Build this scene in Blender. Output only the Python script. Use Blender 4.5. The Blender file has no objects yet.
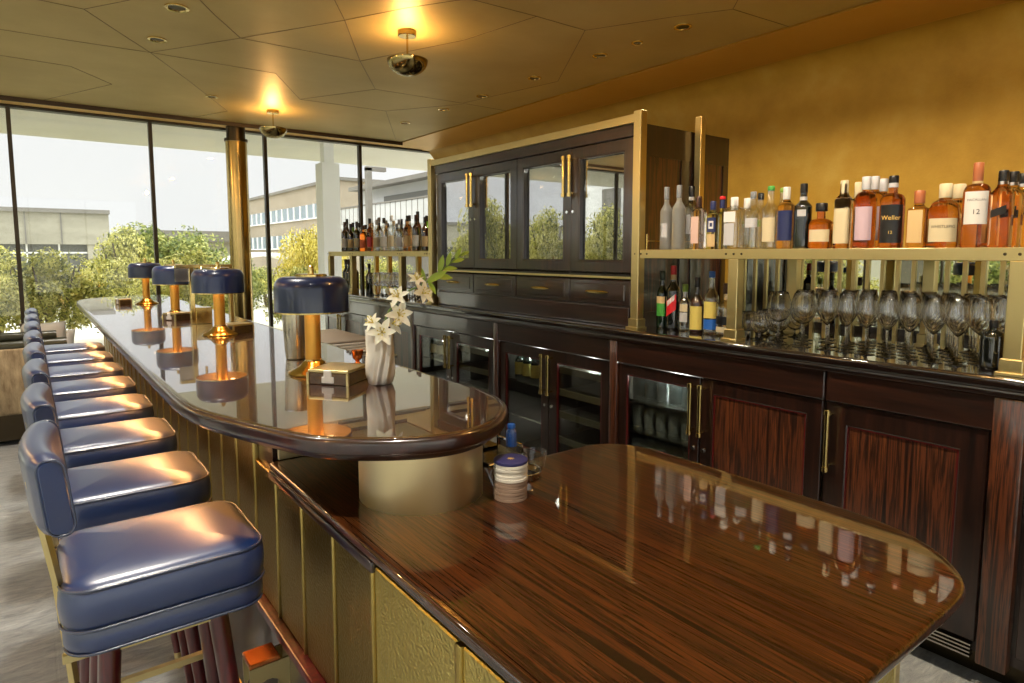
import bpy, bmesh, math, random
import numpy as np
from mathutils import Vector, Matrix
PI = math.pi
R = random.Random(7)
sc = bpy.context.scene
COL = sc.collection

# ------------------------------------------------------------------ render look
sc.view_settings.view_transform = 'Standard'
sc.view_settings.look = 'None'
sc.view_settings.exposure = 0.35
sc.view_settings.gamma = 1.0
sc.view_settings.use_curve_mapping = False
cy = sc.cycles
cy.use_denoising = True
cy.max_bounces = 32
cy.diffuse_bounces = 4
cy.glossy_bounces = 6
cy.transmission_bounces = 32
cy.transparent_max_bounces = 64
cy.caustics_refractive = False
cy.caustics_reflective = False
cy.sample_clamp_indirect = 6.0

# ------------------------------------------------------------------ materials
def lin(r, g, b):
    f = lambda c: ((c / 255 + .055) / 1.055) ** 2.4 if c / 255 > .04045 else c / 255 / 12.92
    return (f(r), f(g), f(b), 1)

class NT:
    def __init__(s, name):
        s.m = bpy.data.materials.new(name); s.m.use_nodes = True
        s.t = s.m.node_tree; s.n = s.t.nodes
        s.p = s.n['Principled BSDF']
    def node(s, kind, **kw):
        q = s.n.new(kind)
        for k, v in kw.items():
            if k in q.inputs: q.inputs[k].default_value = v
            else: setattr(q, k, v)
        return q
    def link(s, a, b): s.t.links.new(a, b)
    def set(s, **kw):
        names = dict(col='Base Color', rough='Roughness', metal='Metallic', ior='IOR', trans='Transmission Weight',
                     coat='Coat Weight', coatr='Coat Roughness', spec='Specular IOR Level', emit='Emission Color', emits='Emission Strength',
                     coatior='Coat IOR', sheen='Sheen Weight', sss='Subsurface Weight', tint='Specular Tint')
        for k, v in kw.items(): s.p.inputs[names[k]].default_value = v
        return s
    def coords(s, scale=(1, 1, 1), rot=(0, 0, 0), kind='Object'):
        tc = s.node('ShaderNodeTexCoord'); mp = s.node('ShaderNodeMapping')
        mp.inputs['Scale'].default_value = scale; mp.inputs['Rotation'].default_value = rot
        s.link(tc.outputs[kind], mp.inputs['Vector']); return mp.outputs['Vector']
    def ramp(s, fac, stops):
        r = s.node('ShaderNodeValToRGB'); e = r.color_ramp.elements
        while len(e) < len(stops): e.new(.5)
        for q, (pos, c) in zip(e, stops): q.position = pos; q.color = c
        s.link(fac, r.inputs['Fac']); return r.outputs['Color']
    def noise(s, vec, scale=5, detail=4, rough=.5, dist=0):
        q = s.node('ShaderNodeTexNoise'); q.inputs['Scale'].default_value = scale
        q.inputs['Detail'].default_value = detail; q.inputs['Roughness'].default_value = rough
        q.inputs['Distortion'].default_value = dist
        if vec is not None: s.link(vec, q.inputs['Vector'])
        return q.outputs['Fac']
    def bump(s, height, strength=.2, dist=.01, coat=False):
        b = s.node('ShaderNodeBump'); b.inputs['Strength'].default_value = strength; b.inputs['Distance'].default_value = dist
        s.link(height, b.inputs['Height']); s.link(b.outputs['Normal'], s.p.inputs['Normal'])
        if coat: s.link(b.outputs['Normal'], s.p.inputs['Coat Normal'])

def plain(name, col, rough=.5, metal=0, **kw):
    return NT(name).set(col=col, rough=rough, metal=metal, **kw).m

def wood(name, stops, scale, rough=.25, coat=.8, coatr=.04, detail=6, n=3.0, ior=1.5):
    t = NT(name).set(rough=rough, coat=coat, coatr=coatr, coatior=ior)
    v = t.coords(scale)
    f = t.noise(v, n, detail, .62, .35)
    t.link(t.ramp(f, stops), t.p.inputs['Base Color'])
    return t.m

EB = [(.30, lin(15, 9, 7)), (.42, lin(36, 19, 12)), (.49, lin(92, 49, 27)), (.56, lin(28, 15, 10)), (.64, lin(106, 58, 30)), (.74, lin(36, 20, 13))]
EBC = [(.30, lin(13, 7, 4)), (.40, lin(40, 20, 9)), (.47, lin(86, 44, 16)), (.51, lin(26, 13, 6)), (.57, lin(74, 38, 14)), (.62, lin(22, 11, 5)), (.69, lin(104, 56, 20)), (.77, lin(30, 15, 7))]
M = {}
def emis_(name, col, s): return NT(name).set(col=(0, 0, 0, 1), emit=col, emits=s).m
M['ebony_counter'] = wood('ebony_counter', EBC, (13, .28, 13), .3, 1, .025, n=3.6, ior=1.75)
M['ebony_counter'].node_tree.nodes['Principled BSDF'].inputs['Specular IOR Level'].default_value = .12
M['ebony_panel'] = wood('ebony_panel', EB, (12, 12, .45), .32, .7, .12, n=3.2, ior=1.6)
M['dark_frame'] = wood('dark_frame', [(.3, lin(17, 10, 8)), (.55, lin(38, 20, 14)), (.75, lin(56, 30, 20))], (14, 14, .8), .3, .8, .09)
M['dark_rail'] = wood('dark_rail', [(.3, lin(20, 11, 8)), (.55, lin(44, 23, 15)), (.75, lin(62, 33, 21))], (14, .8, 14), .3, .9, .08)
M['led_strip'] = emis_('led_strip', (1, .6, .25, 1), 8)
M['bar_top'] = wood('bar_top', [(.3, lin(20, 11, 9)), (.5, lin(52, 26, 18)), (.7, lin(74, 36, 22))], (8, .5, 8), .22, 1, .012, ior=3.7)
M['mahogany'] = wood('mahogany', [(.3, lin(50, 8, 11)), (.6, lin(88, 17, 20)), (.8, lin(110, 28, 28))], (20, 20, 1.5), .3, .7, .08)
M['cabinet_inside'] = plain('cabinet_inside', lin(40, 34, 28), .5)
M['counter_black'] = plain('counter_black', lin(26, 18, 15), .1, coat=1, coatr=.02)

def brass(name, col, rough=.28, aniso=None, noise=0):
    t = NT(name).set(col=col, rough=rough, metal=1)
    if noise:
        v = t.coords(aniso or (40, 40, 40)); f = t.noise(v, 6, 3, .6)
        mr = t.node('ShaderNodeMapRange'); mr.inputs['To Min'].default_value = rough - noise; mr.inputs['To Max'].default_value = rough + noise
        t.link(f, mr.inputs['Value']); t.link(mr.outputs['Result'], t.p.inputs['Roughness'])
    return t.m
M['brass'] = brass('brass_satin', lin(206, 188, 134), .32, (30, 1.5, 30), .08)
M['brass_polished'] = brass('brass_polished', lin(214, 188, 120), .14)
def brushed():
    t = NT('brushed_brass').set(col=lin(216, 198, 152), rough=.36, metal=1)
    t.p.inputs['Anisotropic'].default_value = .8; t.p.inputs['Anisotropic Rotation'].default_value = .0
    tg = t.node('ShaderNodeTangent'); tg.direction_type = 'RADIAL'; tg.axis = 'Z'; t.link(tg.outputs[0], t.p.inputs['Tangent']); return t.m
M['brass_drum'] = brushed()
M['brass_column'] = brass('brass_column', lin(186, 162, 106), .2)
M['brass_aged'] = brass('brass_aged', lin(168, 146, 84), .34)
M['steel'] = brass('steel', lin(190, 185, 175), .2)
M['chrome'] = brass('chrome', lin(205, 205, 205), .08)
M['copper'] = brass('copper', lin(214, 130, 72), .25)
M['dark_bronze'] = brass('dark_bronze', lin(74, 66, 52), .35)
M['mirror'] = brass('mirror', lin(225, 226, 205), .015)

def hammered(name, col):
    t = NT(name).set(col=col, rough=.34, metal=1)
    v = t.coords((1, 1, 1))
    vo = t.node('ShaderNodeTexVoronoi'); vo.feature = 'SMOOTH_F1'; vo.inputs['Scale'].default_value = 150; vo.inputs['Smoothness'].default_value = .35
    nz = t.node('ShaderNodeTexNoise'); nz.inputs['Scale'].default_value = 30
    mx = t.node('ShaderNodeVectorMath'); mx.operation = 'MULTIPLY_ADD'; mx.inputs[1].default_value = (.02, .02, .02)
    t.link(v, nz.inputs['Vector']); t.link(nz.outputs['Color'], mx.inputs[0]); t.link(v, mx.inputs[2]); t.link(mx.outputs[0], vo.inputs['Vector'])
    inv = t.node('ShaderNodeMath'); inv.operation = 'MULTIPLY'; inv.inputs[1].default_value = -1
    t.link(vo.outputs['Distance'], inv.inputs[0])
    t.bump(inv.outputs[0], .3, .005); return t.m
M['edge_wood'] = wood('edge_wood', [(.3, lin(16, 8, 6)), (.55, lin(44, 19, 13)), (.75, lin(70, 30, 18))], (8, .6, 8), .3, .7, .1)
M['hammered'] = hammered('hammered_brass', lin(206, 188, 112))
M['hammered_dark'] = hammered('aged_hammered_brass', lin(148, 128, 72))
def leather(name, col, rough=.3):
    t = NT(name).set(col=col, rough=rough, coat=.8, coatr=.27, coatior=1.6, spec=.6)
    f = t.noise(t.coords((1, 1, 1)), 260, 2, .5); t.bump(f, .06, .002, True); return t.m
M['blue_leather'] = leather('blue_leather', lin(22, 46, 94), .36)
M['blue_piping'] = leather('blue_piping', lin(38, 52, 82), .4)
M['blue_enamel'] = plain('blue_enamel', lin(10, 30, 72), .3, coat=.4, coatr=.06)
M['shade_inside'] = plain('shade_inside', lin(190, 150, 80), .5, .6)

def goldwall():
    t = NT('gold_plaster').set(rough=.55, metal=.25)
    v = t.coords((1, 1, 1)); a = t.noise(v, 3.2, 6, .6); b = t.noise(v, 60, 4, .7)
    t.link(t.ramp(a, [(.3, lin(168, 128, 36)), (.55, lin(186, 146, 50)), (.75, lin(196, 160, 70))]), t.p.inputs['Base Color'])
    t.bump(b, .35, .006); return t.m
M['gold_wall'] = goldwall()
def goldceil(name, c0, c1, rough=.52, metal=.45):
    t = NT(name).set(rough=rough, metal=metal)
    v = t.coords((.6, .6, 1)); a = t.noise(v, 2.2, 6, .6)
    t.link(t.ramp(a, [(.3, c0), (.7, c1)]), t.p.inputs['Base Color'])
    b = t.noise(t.coords((1, 1, 1)), 40, 3, .6); t.bump(b, .1, .003); return t.m
M['gold_ceiling'] = goldceil('gold_ceiling', lin(176, 153, 90), lin(194, 172, 108), .5, .5)
M['gold_border'] = goldceil('gold_border', lin(206, 160, 66), lin(218, 174, 84), .4, .6)
M['seam'] = plain('ceiling_seam', lin(104, 84, 44), .5, .4)
M['groove_shade'] = plain('ceiling_groove_shade', lin(56, 40, 14), .6)

def slate():
    t = NT('slate_floor').set(rough=.3, spec=.5)
    v = t.coords((1.3, 5, 1), (0, 0, .6)); a = t.noise(v, 6, 10, .74, .8)
    b = t.noise(t.coords((1, 1, 1)), 1.2, 4)
    t.link(t.ramp(a, [(.3, lin(108, 112, 114)), (.55, lin(150, 153, 152)), (.75, lin(188, 188, 184))]), t.p.inputs['Base Color'])
    br = t.node('ShaderNodeTexBrick'); br.inputs['Scale'].default_value = 1.0; br.inputs['Mortar Size'].default_value = .004
    br.inputs['Brick Width'].default_value = .6; br.inputs['Row Height'].default_value = .6; br.offset = 0.0
    t.link(t.coords((1, 1, 1)), br.inputs['Vector'])
    ad = t.node('ShaderNodeMath'); ad.operation = 'SUBTRACT'
    t.link(a, ad.inputs[0]); t.link(br.outputs['Fac'], ad.inputs[1])
    t.bump(ad.outputs[0], .7, .012); return t.m
M['slate'] = slate()

def thin_glass(name, tint=(1, 1, 1, 1), refl=1.0, rough=0.0, f0=.05, power=5):
    """clear pane: see-through with a mirror sheen that grows towards grazing angles"""
    m = bpy.data.materials.new(name); m.use_nodes = True; t = m.node_tree; t.nodes.clear()
    o = t.nodes.new('ShaderNodeOutputMaterial'); mx = t.nodes.new('ShaderNodeMixShader')
    tr = t.nodes.new('ShaderNodeBsdfTransparent'); gl = t.nodes.new('ShaderNodeBsdfGlossy'); lw = t.nodes.new('ShaderNodeLayerWeight')
    lw.inputs['Blend'].default_value = .5
    tr.inputs[0].default_value = tint; gl.inputs['Roughness'].default_value = rough
    pw = t.nodes.new('ShaderNodeMath'); pw.operation = 'POWER'; pw.inputs[1].default_value = power
    ma = t.nodes.new('ShaderNodeMath'); ma.operation = 'MULTIPLY_ADD'; ma.inputs[1].default_value = (1 - f0) * refl; ma.inputs[2].default_value = f0 * refl; ma.use_clamp = True
    t.links.new(lw.outputs['Facing'], pw.inputs[0]); t.links.new(pw.outputs[0], ma.inputs[0]); t.links.new(ma.outputs[0], mx.inputs[0])
    t.links.new(tr.outputs[0], mx.inputs[1]); t.links.new(gl.outputs[0], mx.inputs[2]); t.links.new(mx.outputs[0], o.inputs[0])
    return m
M['window_glass'] = thin_glass('window_glass', (.985, .99, .985, 1), .35)
M['door_glass'] = thin_glass('door_glass', (.8, .82, .8, 1), 1, 0, .6)
M['fridge_glass'] = thin_glass('fridge_glass', (.88, .92, .9, 1), 1.0, 0, .08)
M['wine_glass'] = thin_glass('wine_glass', (.97, .97, .97, 1), .95, .03, .07, 2.2)
def liquid(name, col, ior=1.36, rough=0.0):
    return NT(name).set(col=col, rough=rough, trans=1, ior=ior).m
M['clear'] = thin_glass('clear_bottle', (.92, .93, .91, 1), 1, .03, .17, 1.7)
M['tumbler_glass'] = NT('tumbler_glass').set(col=(.86, .9, .9, 1), rough=.06, trans=.82, ior=1.4).m
M['stem_glass'] = liquid('stem_glass', (.97, .97, .97, 1), 1.45)
M['frost'] = NT('frosted_glass').set(col=(.74, .77, .75, 1), rough=.4, trans=.85, ior=1.25, coat=.6, coatr=.1).m
M['pink'] = liquid('pinkish_glass', (.95, .82, .76, 1), 1.34)
M['greenish'] = liquid('pale_green_glass', (.80, .92, .70, 1), 1.34)
M['amber'] = liquid('amber_whisky', (.88, .50, .22, 1), 1.35)
M['amber_deep'] = liquid('deep_amber_whisky', (.74, .34, .15, 1), 1.35)
M['amber_light'] = liquid('light_amber_whisky', (.94, .64, .30, 1), 1.35)
M['orange'] = liquid('orange_liqueur', (.94, .38, .08, 1), 1.35)
M['darkglass'] = plain('dark_bottle_glass', lin(16, 20, 18), .06, coat=1, coatr=.03)
M['darkgreen'] = plain('dark_green_glass', lin(14, 30, 18), .06, coat=1, coatr=.03)
M['brownglass'] = plain('brown_bottle_glass', lin(48, 24, 14), .06, coat=1, coatr=.03)
for k, c, r in [('cream', (196, 182, 148), .6), ('white', (206, 204, 200), .5), ('black', (16, 16, 18), .35), ('navy', (26, 36, 82), .4), ('red', (190, 26, 34), .4),
                ('green', (70, 150, 60), .45), ('leaf', (120, 150, 52), .5), ('yellow', (204, 186, 96), .55), ('blue', (40, 96, 180), .4), ('silver', (178, 178, 182), .35), ('tan', (196, 168, 120), .55),
                ('copper_cap', (158, 92, 56), .35), ('greycap', (120, 122, 126), .35), ('lilac', (184, 160, 172), .5), ('brown', (70, 40, 26), .5), ('pinklabel', (200, 168, 156), .55),
                ('gold_ink', (214, 176, 90), .35), ('ink', (40, 38, 40), .6), ('lime', (120, 190, 40), .4), ('orange_l', (206, 96, 40), .45)]:
    M[k] = plain('print_' + k, lin(*c), r)
M['darkgreen_cap'] = plain('green_capsule', lin(24, 44, 28), .35)
M['lime_body'] = plain('lime_capsule', lin(110, 190, 40), .4)
M['napkin'] = plain('folded_linen', lin(238, 236, 230), .8)
M['paperedge'] = NT('coaster_card').set(col=lin(224, 216, 198), rough=.8).m
M['card_brown'] = plain('brown_card', lin(158, 132, 110), .8)
M['towel_grey'] = plain('grey_striped_linen', lin(176, 166, 154), .8)
def vase_mat():
    t = NT('bisque_porcelain').set(col=lin(232, 228, 216), rough=.55)
    w = t.node('ShaderNodeTexWave'); w.inputs['Scale'].default_value = 9; w.inputs['Distortion'].default_value = 9; w.inputs['Detail'].default_value = 1.5
    t.link(t.coords((1, 1, .5)), w.inputs['Vector']); t.bump(w.outputs['Fac'], .9, .012); return t.m
M['bisque'] = vase_mat()
M['petal'] = plain('white_petal', lin(246, 242, 222), .55, sss=.1)
M['stamen'] = plain('yellow_stamen', lin(206, 190, 90), .6)
M['stem_green'] = plain('green_stem', lin(96, 124, 44), .5)
M['lily_leaf'] = plain('lily_leaf', lin(150, 176, 56), .45)
def woven():
    t = NT('woven_beige').set(rough=.8)
    a = t.noise(t.coords((1, 1, .25)), 22, 5, .7)
    t.link(t.ramp(a, [(.3, lin(120, 104, 78)), (.7, lin(190, 174, 140))]), t.p.inputs['Base Color']); t.bump(a, .5, .01); return t.m
M['woven'] = woven()
M['green_leather'] = plain('dark_green_leather', lin(58, 60, 46), .35)
M['cushion_grey'] = plain('grey_cushion', lin(186, 182, 172), .8)
M['cushion_white'] = plain('white_cushion', lin(224, 222, 214), .8)
M['mullion'] = plain('dark_mullion', lin(70, 64, 54), .4, .6)
# outside
def leafmat(name, c0, c1, c2):
    m = NT(name); t = m; t.set(rough=.6)
    a = t.noise(t.coords((1, 1, 1)), 2.2, 5, .7)
    ge = t.node('ShaderNodeNewGeometry'); ad = t.node('ShaderNodeMath'); ad.operation = 'ADD'
    sc_ = t.node('ShaderNodeMath'); sc_.operation = 'MULTIPLY_ADD'; sc_.inputs[1].default_value = .5; sc_.inputs[2].default_value = -.25
    t.link(ge.outputs['Random Per Island'], sc_.inputs[0]); t.link(sc_.outputs[0], ad.inputs[0]); t.link(a, ad.inputs[1])
    col = t.ramp(ad.outputs[0], [(.25, c0), (.5, c1), (.75, c2)])
    t.link(col, t.p.inputs['Base Color'])
    tl = t.node('ShaderNodeBsdfTranslucent'); t.link(col, tl.inputs['Color'])
    mx = t.node('ShaderNodeMixShader'); mx.inputs[0].default_value = .35
    o = t.n['Material Output']; t.link(t.p.outputs[0], mx.inputs[1]); t.link(tl.outputs[0], mx.inputs[2]); t.link(mx.outputs[0], o.inputs['Surface'])
    return t.m
M['leaf_olive'] = leafmat('olive_leaves', lin(96, 104, 40), lin(186, 182, 88), lin(240, 232, 150))
M['leaf_dark'] = leafmat('green_leaves', lin(80, 98, 50), lin(136, 146, 72), lin(196, 196, 116))
M['leaf_yellow'] = leafmat('yellow_leaves', lin(150, 142, 50), lin(214, 196, 84), lin(246, 232, 140))
M['bark'] = plain('bark', lin(96, 84, 66), .9)
def concrete(name, c0, c1, s=2.):
    t = NT(name).set(rough=.85); a = t.noise(t.coords((1, 1, 3)), s, 6, .6)
    t.link(t.ramp(a, [(.3, c0), (.7, c1)]), t.p.inputs['Base Color']); return t.m
M['concrete'] = concrete('pale_concrete', lin(138, 134, 116), lin(166, 161, 142), .6)
M['beige_wall'] = concrete('beige_render', lin(150, 138, 118), lin(166, 154, 134), .3)
M['white_wall'] = concrete('white_render', lin(228, 228, 224), lin(240, 240, 236), .3)
M['terrace_white'] = concrete('terrace_render', lin(176, 177, 174), lin(194, 194, 190), .3)
M['soffit'] = concrete('white_soffit', lin(232, 230, 222), lin(244, 242, 236), .5)
M['grass'] = concrete('dry_ground', lin(178, 174, 156), lin(202, 198, 180), 2)
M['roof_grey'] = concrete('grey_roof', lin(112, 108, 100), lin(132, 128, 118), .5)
M['far_glass'] = plain('far_window_glass', lin(130, 144, 150), .15)
M['far_dark'] = plain('far_dark_grey', lin(96, 96, 88), .6)
M['hill'] = concrete('wooded_hill', lin(120, 128, 92), lin(150, 154, 112), 1.5)
def emis(name, col, s):
    t = NT(name).set(col=(0, 0, 0, 1), emit=col, emits=s); return t.m
M['tan_strip'] = plain('shelf_front', lin(92, 84, 66), .45)
M['shelf_led'] = emis_('shelf_led', (1, .93, .8, 1), 3)
M['strip_glow'] = emis('strip_glow', (.9, .95, .85, 1), .7)
M['lamp_glow'] = emis('lamp_glow', (1, .62, .25, 1), 6)
M['bulb_glow'] = emis('bulb_glow', (1, .56, .2, 1), 2.5)

# ------------------------------------------------------------------ mesh helpers
def box(bm, x0, x1, y0, y1, z0, z1, bev=0, seg=2):
    vs = [bm.verts.new((x, y, z)) for x in (x0, x1) for y in (y0, y1) for z in (z0, z1)]
    f = [(0, 1, 3, 2), (4, 6, 7, 5), (0, 4, 5, 1), (2, 3, 7, 6), (0, 2, 6, 4), (1, 5, 7, 3)]
    fs = [bm.faces.new([vs[i] for i in q]) for q in f]
    if bev:
        es = list({e for q in fs for e in q.edges})
        bmesh.ops.bevel(bm, geom=es, offset=bev, segments=seg, affect='EDGES', profile=.5)
    return bm

def bx(*a, **k): return box(bmesh.new(), *a, **k)

def ring(bm, pts): return [bm.verts.new(p) for p in pts]
def skin(bm, rings, cap0=True, cap1=True, close=True):
    n = len(rings[0])
    for a, b in zip(rings, rings[1:]):
        for i in range(n if close else n - 1):
            j = (i + 1) % n
            bm.faces.new((a[i], a[j], b[j], b[i]))
    if cap0: bm.faces.new(list(reversed(rings[0])))
    if cap1: bm.faces.new(rings[-1])

def tube(bm, path, rad, seg=12, closed=False, flat=None):
    """round (or elliptical) tube through points; rad number or list"""
    P = [Vector(p) for p in path]; n = len(P); rs = []
    rr = rad if isinstance(rad, (list, tuple)) else [rad] * n
    last = None
    for i in range(n):
        if closed: d = P[(i + 1) % n] - P[i - 1]
        else: d = (P[min(i + 1, n - 1)] - P[max(i - 1, 0)])
        d.normalize()
        if last is None:
            u = d.cross(Vector((0, 0, 1)))
            if u.length < .05: u = d.cross(Vector((0, 1, 0)))
        else: u = last - d * last.dot(d)
        u.normalize(); last = u; w = d.cross(u)
        k = flat or 1
        rs.append(ring(bm, [P[i] + u * (math.cos(2 * PI * q / seg) * rr[i]) + w * (math.sin(2 * PI * q / seg) * rr[i] * k) for q in range(seg)]))
    if closed: skin(bm, rs + [rs[0]], False, False)
    else: skin(bm, rs)
    return bm

def lathe(bm, prof, seg=24, c=(0, 0, 0), n=2.0, sy=1.0, cap0=True, cap1=True):
    """profile [(r,z)] round the z axis; n>2 squares the section, sy squashes it in y"""
    def pt(r, a, z):
        ca, sa = math.cos(a), math.sin(a)
        if n != 2:
            k = (abs(ca) ** n + abs(sa) ** n) ** (-1 / n); r = r * k
        return (c[0] + r * ca, c[1] + r * sa * sy, c[2] + z)
    rs = [ring(bm, [pt(max(r, 1e-5), 2 * PI * i / seg, z) for i in range(seg)]) for r, z in prof]
    skin(bm, rs, cap0, cap1); return bm

def rrect(hx, hy, r, k=6):
    out = []
    for cx, cyy, a0 in ((hx - r, hy - r, 0), (-hx + r, hy - r, PI / 2), (-hx + r, -hy + r, PI), (hx - r, -hy + r, 1.5 * PI)):
        for i in range(k + 1):
            a = a0 + PI / 2 * i / k; out.append((cx + r * math.cos(a), cyy + r * math.sin(a)))
    return out

def offset_poly(pts, d):
    """move a counter-clockwise outline inwards by d"""
    n = len(pts); out = []
    for i in range(n):
        p0, p1, p2 = Vector(pts[i - 1]), Vector(pts[i]), Vector(pts[(i + 1) % n])
        e1 = (p1 - p0).normalized(); e2 = (p2 - p1).normalized()
        n1 = Vector((-e1.y, e1.x)); n2 = Vector((-e2.y, e2.x)); m = (n1 + n2)
        m = m / max(m.length_squared, .3) * 2
        out.append(tuple(p1 + m * d))
    return out

def slab(bm, pts, prof):
    """outline with an edge profile [(inset, z)]"""
    prof = [(prof[0][0] + .012, prof[0][1])] + list(prof) + [(prof[-1][0] + .012, prof[-1][1])]
    rs = [ring(bm, [(x, y, z) for x, y in offset_poly(pts, ins)]) for ins, z in prof]
    skin(bm, rs); return bm

def bullnose(z0, z1, r=None, k=5):
    h = (z1 - z0) / 2; r = r or h; out = []
    for i in range(k + 1):
        a = -PI / 2 + PI / 2 * i / k; out.append((r - r * math.cos(a), z0 + r + r * math.sin(a)))
    for i in range(k + 1):
        a = PI / 2 * i / k; out.append((r - r * math.cos(a), z1 - r + r * math.sin(a)))
    return out

def arc(cx, cyy, r, a0, a1, k, ry=None):
    ry = ry or r
    return [(cx + r * math.cos(math.radians(a0 + (a1 - a0) * i / k)), cyy + ry * math.sin(math.radians(a0 + (a1 - a0) * i / k))) for i in range(k + 1)]

def wl(o):
    v = Vector((0, 0, 0))
    while o is not None: v += Vector(o.location); o = o.parent
    return v

# the bar and everything on it is scaled about the camera by K, KZ
K, KZ = 1.0, 0.0
def bar_cam_scale(on=True):
    global K, KZ
    K, KZ = (.845, .2325) if on else (1.0, 0.0)
def at(p): return Vector((p[0] * K, p[1] * K, p[2] * K + KZ))
FL = -.2325 / .845          # the room's floor before the bar's scaling about the camera

def put(name, bm, mat, parent=None, smooth=.6, rotz=0, pivot=None):
    """link a bmesh given in world coordinates as one mesh object"""
    me = bpy.data.meshes.new(name)
    bmesh.ops.recalc_face_normals(bm, faces=bm.faces[:])
    if rotz: bmesh.ops.rotate(bm, verts=bm.verts[:], cent=pivot or (0, 0, 0), matrix=Matrix.Rotation(rotz, 3, 'Z'))
    if K != 1:
        for v in bm.verts: v.co = at(v.co)
    off = wl(parent)
    if off.length: bmesh.ops.translate(bm, verts=bm.verts[:], vec=-off)
    bm.to_mesh(me); bm.free()
    me.materials.append(M[mat] if isinstance(mat, str) else mat)
    if smooth:
        me.polygons.foreach_set('use_smooth', [True] * len(me.polygons))
        me.set_sharp_from_angle(angle=smooth)
    o = bpy.data.objects.new(name, me); COL.objects.link(o)
    if parent is not None: o.parent = parent
    return o

def thing(name, label, cat, loc, group=None):
    o = bpy.data.objects.new(name, None); COL.objects.link(o)
    o.empty_display_size = .05
    o.location = at(loc); o['label'] = label; o['category'] = cat
    if group: o['group'] = group
    return o

def tag(o, label, cat, group=None, kind=None):
    o['label'] = label; o['category'] = cat
    if group: o['group'] = group
    if kind: o['kind'] = kind
    return o

def center(o):
    """give a single mesh thing an origin at its base"""
    vs = o.data.vertices
    n = len(vs); a = np.empty(n * 3); vs.foreach_get('co', a); a = a.reshape(-1, 3)
    c = Vector(((a[:, 0].min() + a[:, 0].max()) / 2, (a[:, 1].min() + a[:, 1].max()) / 2, a[:, 2].min()))
    o.data.transform(Matrix.Translation(-c)); o.location = c; return o

def struct(name, bm, mat, parent=None, smooth=.6):
    o = put(name, bm, mat, parent, smooth)
    if parent is None: o['kind'] = 'structure'
    return o

def dup(root, loc, rotz=0, label=None, group=None, scale=None):
    def rec(o, par):
        c = o.copy(); COL.objects.link(c); c.parent = par
        for ch in list(o.children): rec(ch, c)
        return c
    r = rec(root, None); r.location = at(loc); r.rotation_euler = (0, 0, rotz)
    if scale: r.scale = scale
    if label: r['label'] = label
    if group: r['group'] = group
    return r

ORD = ['first', 'second', 'third', 'fourth', 'fifth', 'sixth', 'seventh', 'eighth', 'ninth', 'tenth', 'eleventh', 'twelfth', 'thirteenth', 'fourteenth',
       'fifteenth', 'sixteenth', 'seventeenth', 'eighteenth', 'nineteenth', 'twentieth', 'twenty-first', 'twenty-second', 'twenty-third', 'twenty-fourth', 'twenty-fifth', 'twenty-sixth']

def text_mesh(body, size, extrude=.0004):
    cu = bpy.data.curves.new('lettering', 'FONT'); cu.body = body; cu.size = size; cu.align_x = 'CENTER'; cu.align_y = 'CENTER'; cu.resolution_u = 3
    o = bpy.data.objects.new('lettering', cu); COL.objects.link(o)
    dg = bpy.context.evaluated_depsgraph_get(); me = bpy.data.meshes.new_from_object(o.evaluated_get(dg))
    bpy.data.objects.remove(o); bpy.data.curves.remove(cu); return me

M['bowl_metal'] = brass('bowl_metal', lin(150, 132, 84), .07)
M['brass_reeded'] = brass('brass_reeded', lin(214, 164, 78), .48)
M['caddy_wood'] = wood('caddy_wood', [(.3, lin(62, 44, 20)), (.6, lin(96, 70, 34)), (.8, lin(118, 90, 46))], (30, 3, 30), .3, .4, .1)
M['steel_brushed'] = brass('steel_brushed', lin(176, 168, 148), .22, (60, 60, 1), .08)
M['coaster_top'] = plain('navy_card', lin(46, 44, 92), .6)

# ------------------------------------------------------------------ the room
WY, WX, WL, BY, CZ = 7.1, 4.2, -4.2, -4.0, 2.76       # window wall, bar wall, left wall, wall behind, ceiling
struct('floor', bx(WL, WX + .1, BY, WY + .1, -.12, 0), 'slate')
GX, GY = 3.456, 6.65
struct('ceiling', bx(WL, GX, BY, GY, CZ, CZ + .1), 'gold_ceiling')
struct('trim_1', bx(GX + .03, 4.05, BY, WY + .12, CZ, CZ + .1), 'gold_border')
struct('trim_2', bx(WL, GX + .03, GY + .035, WY + .12, CZ, CZ + .1), 'gold_border')
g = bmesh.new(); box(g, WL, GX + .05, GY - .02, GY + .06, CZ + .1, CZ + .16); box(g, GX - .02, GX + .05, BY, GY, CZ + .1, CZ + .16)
box(g, WL, GX + .03, GY + .022, GY + .034, CZ - .032, CZ + .1)  # dark strip hung here paints the shaded face of the ceiling step
struct('trim_3', g, 'groove_shade')
# dark hung strip, painting the shade of a slot in the window border
struct('trim_4', bx(WL, 3.92, WY - .1, WY - .085, CZ - .010, CZ + .002), 'groove_shade')
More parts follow.
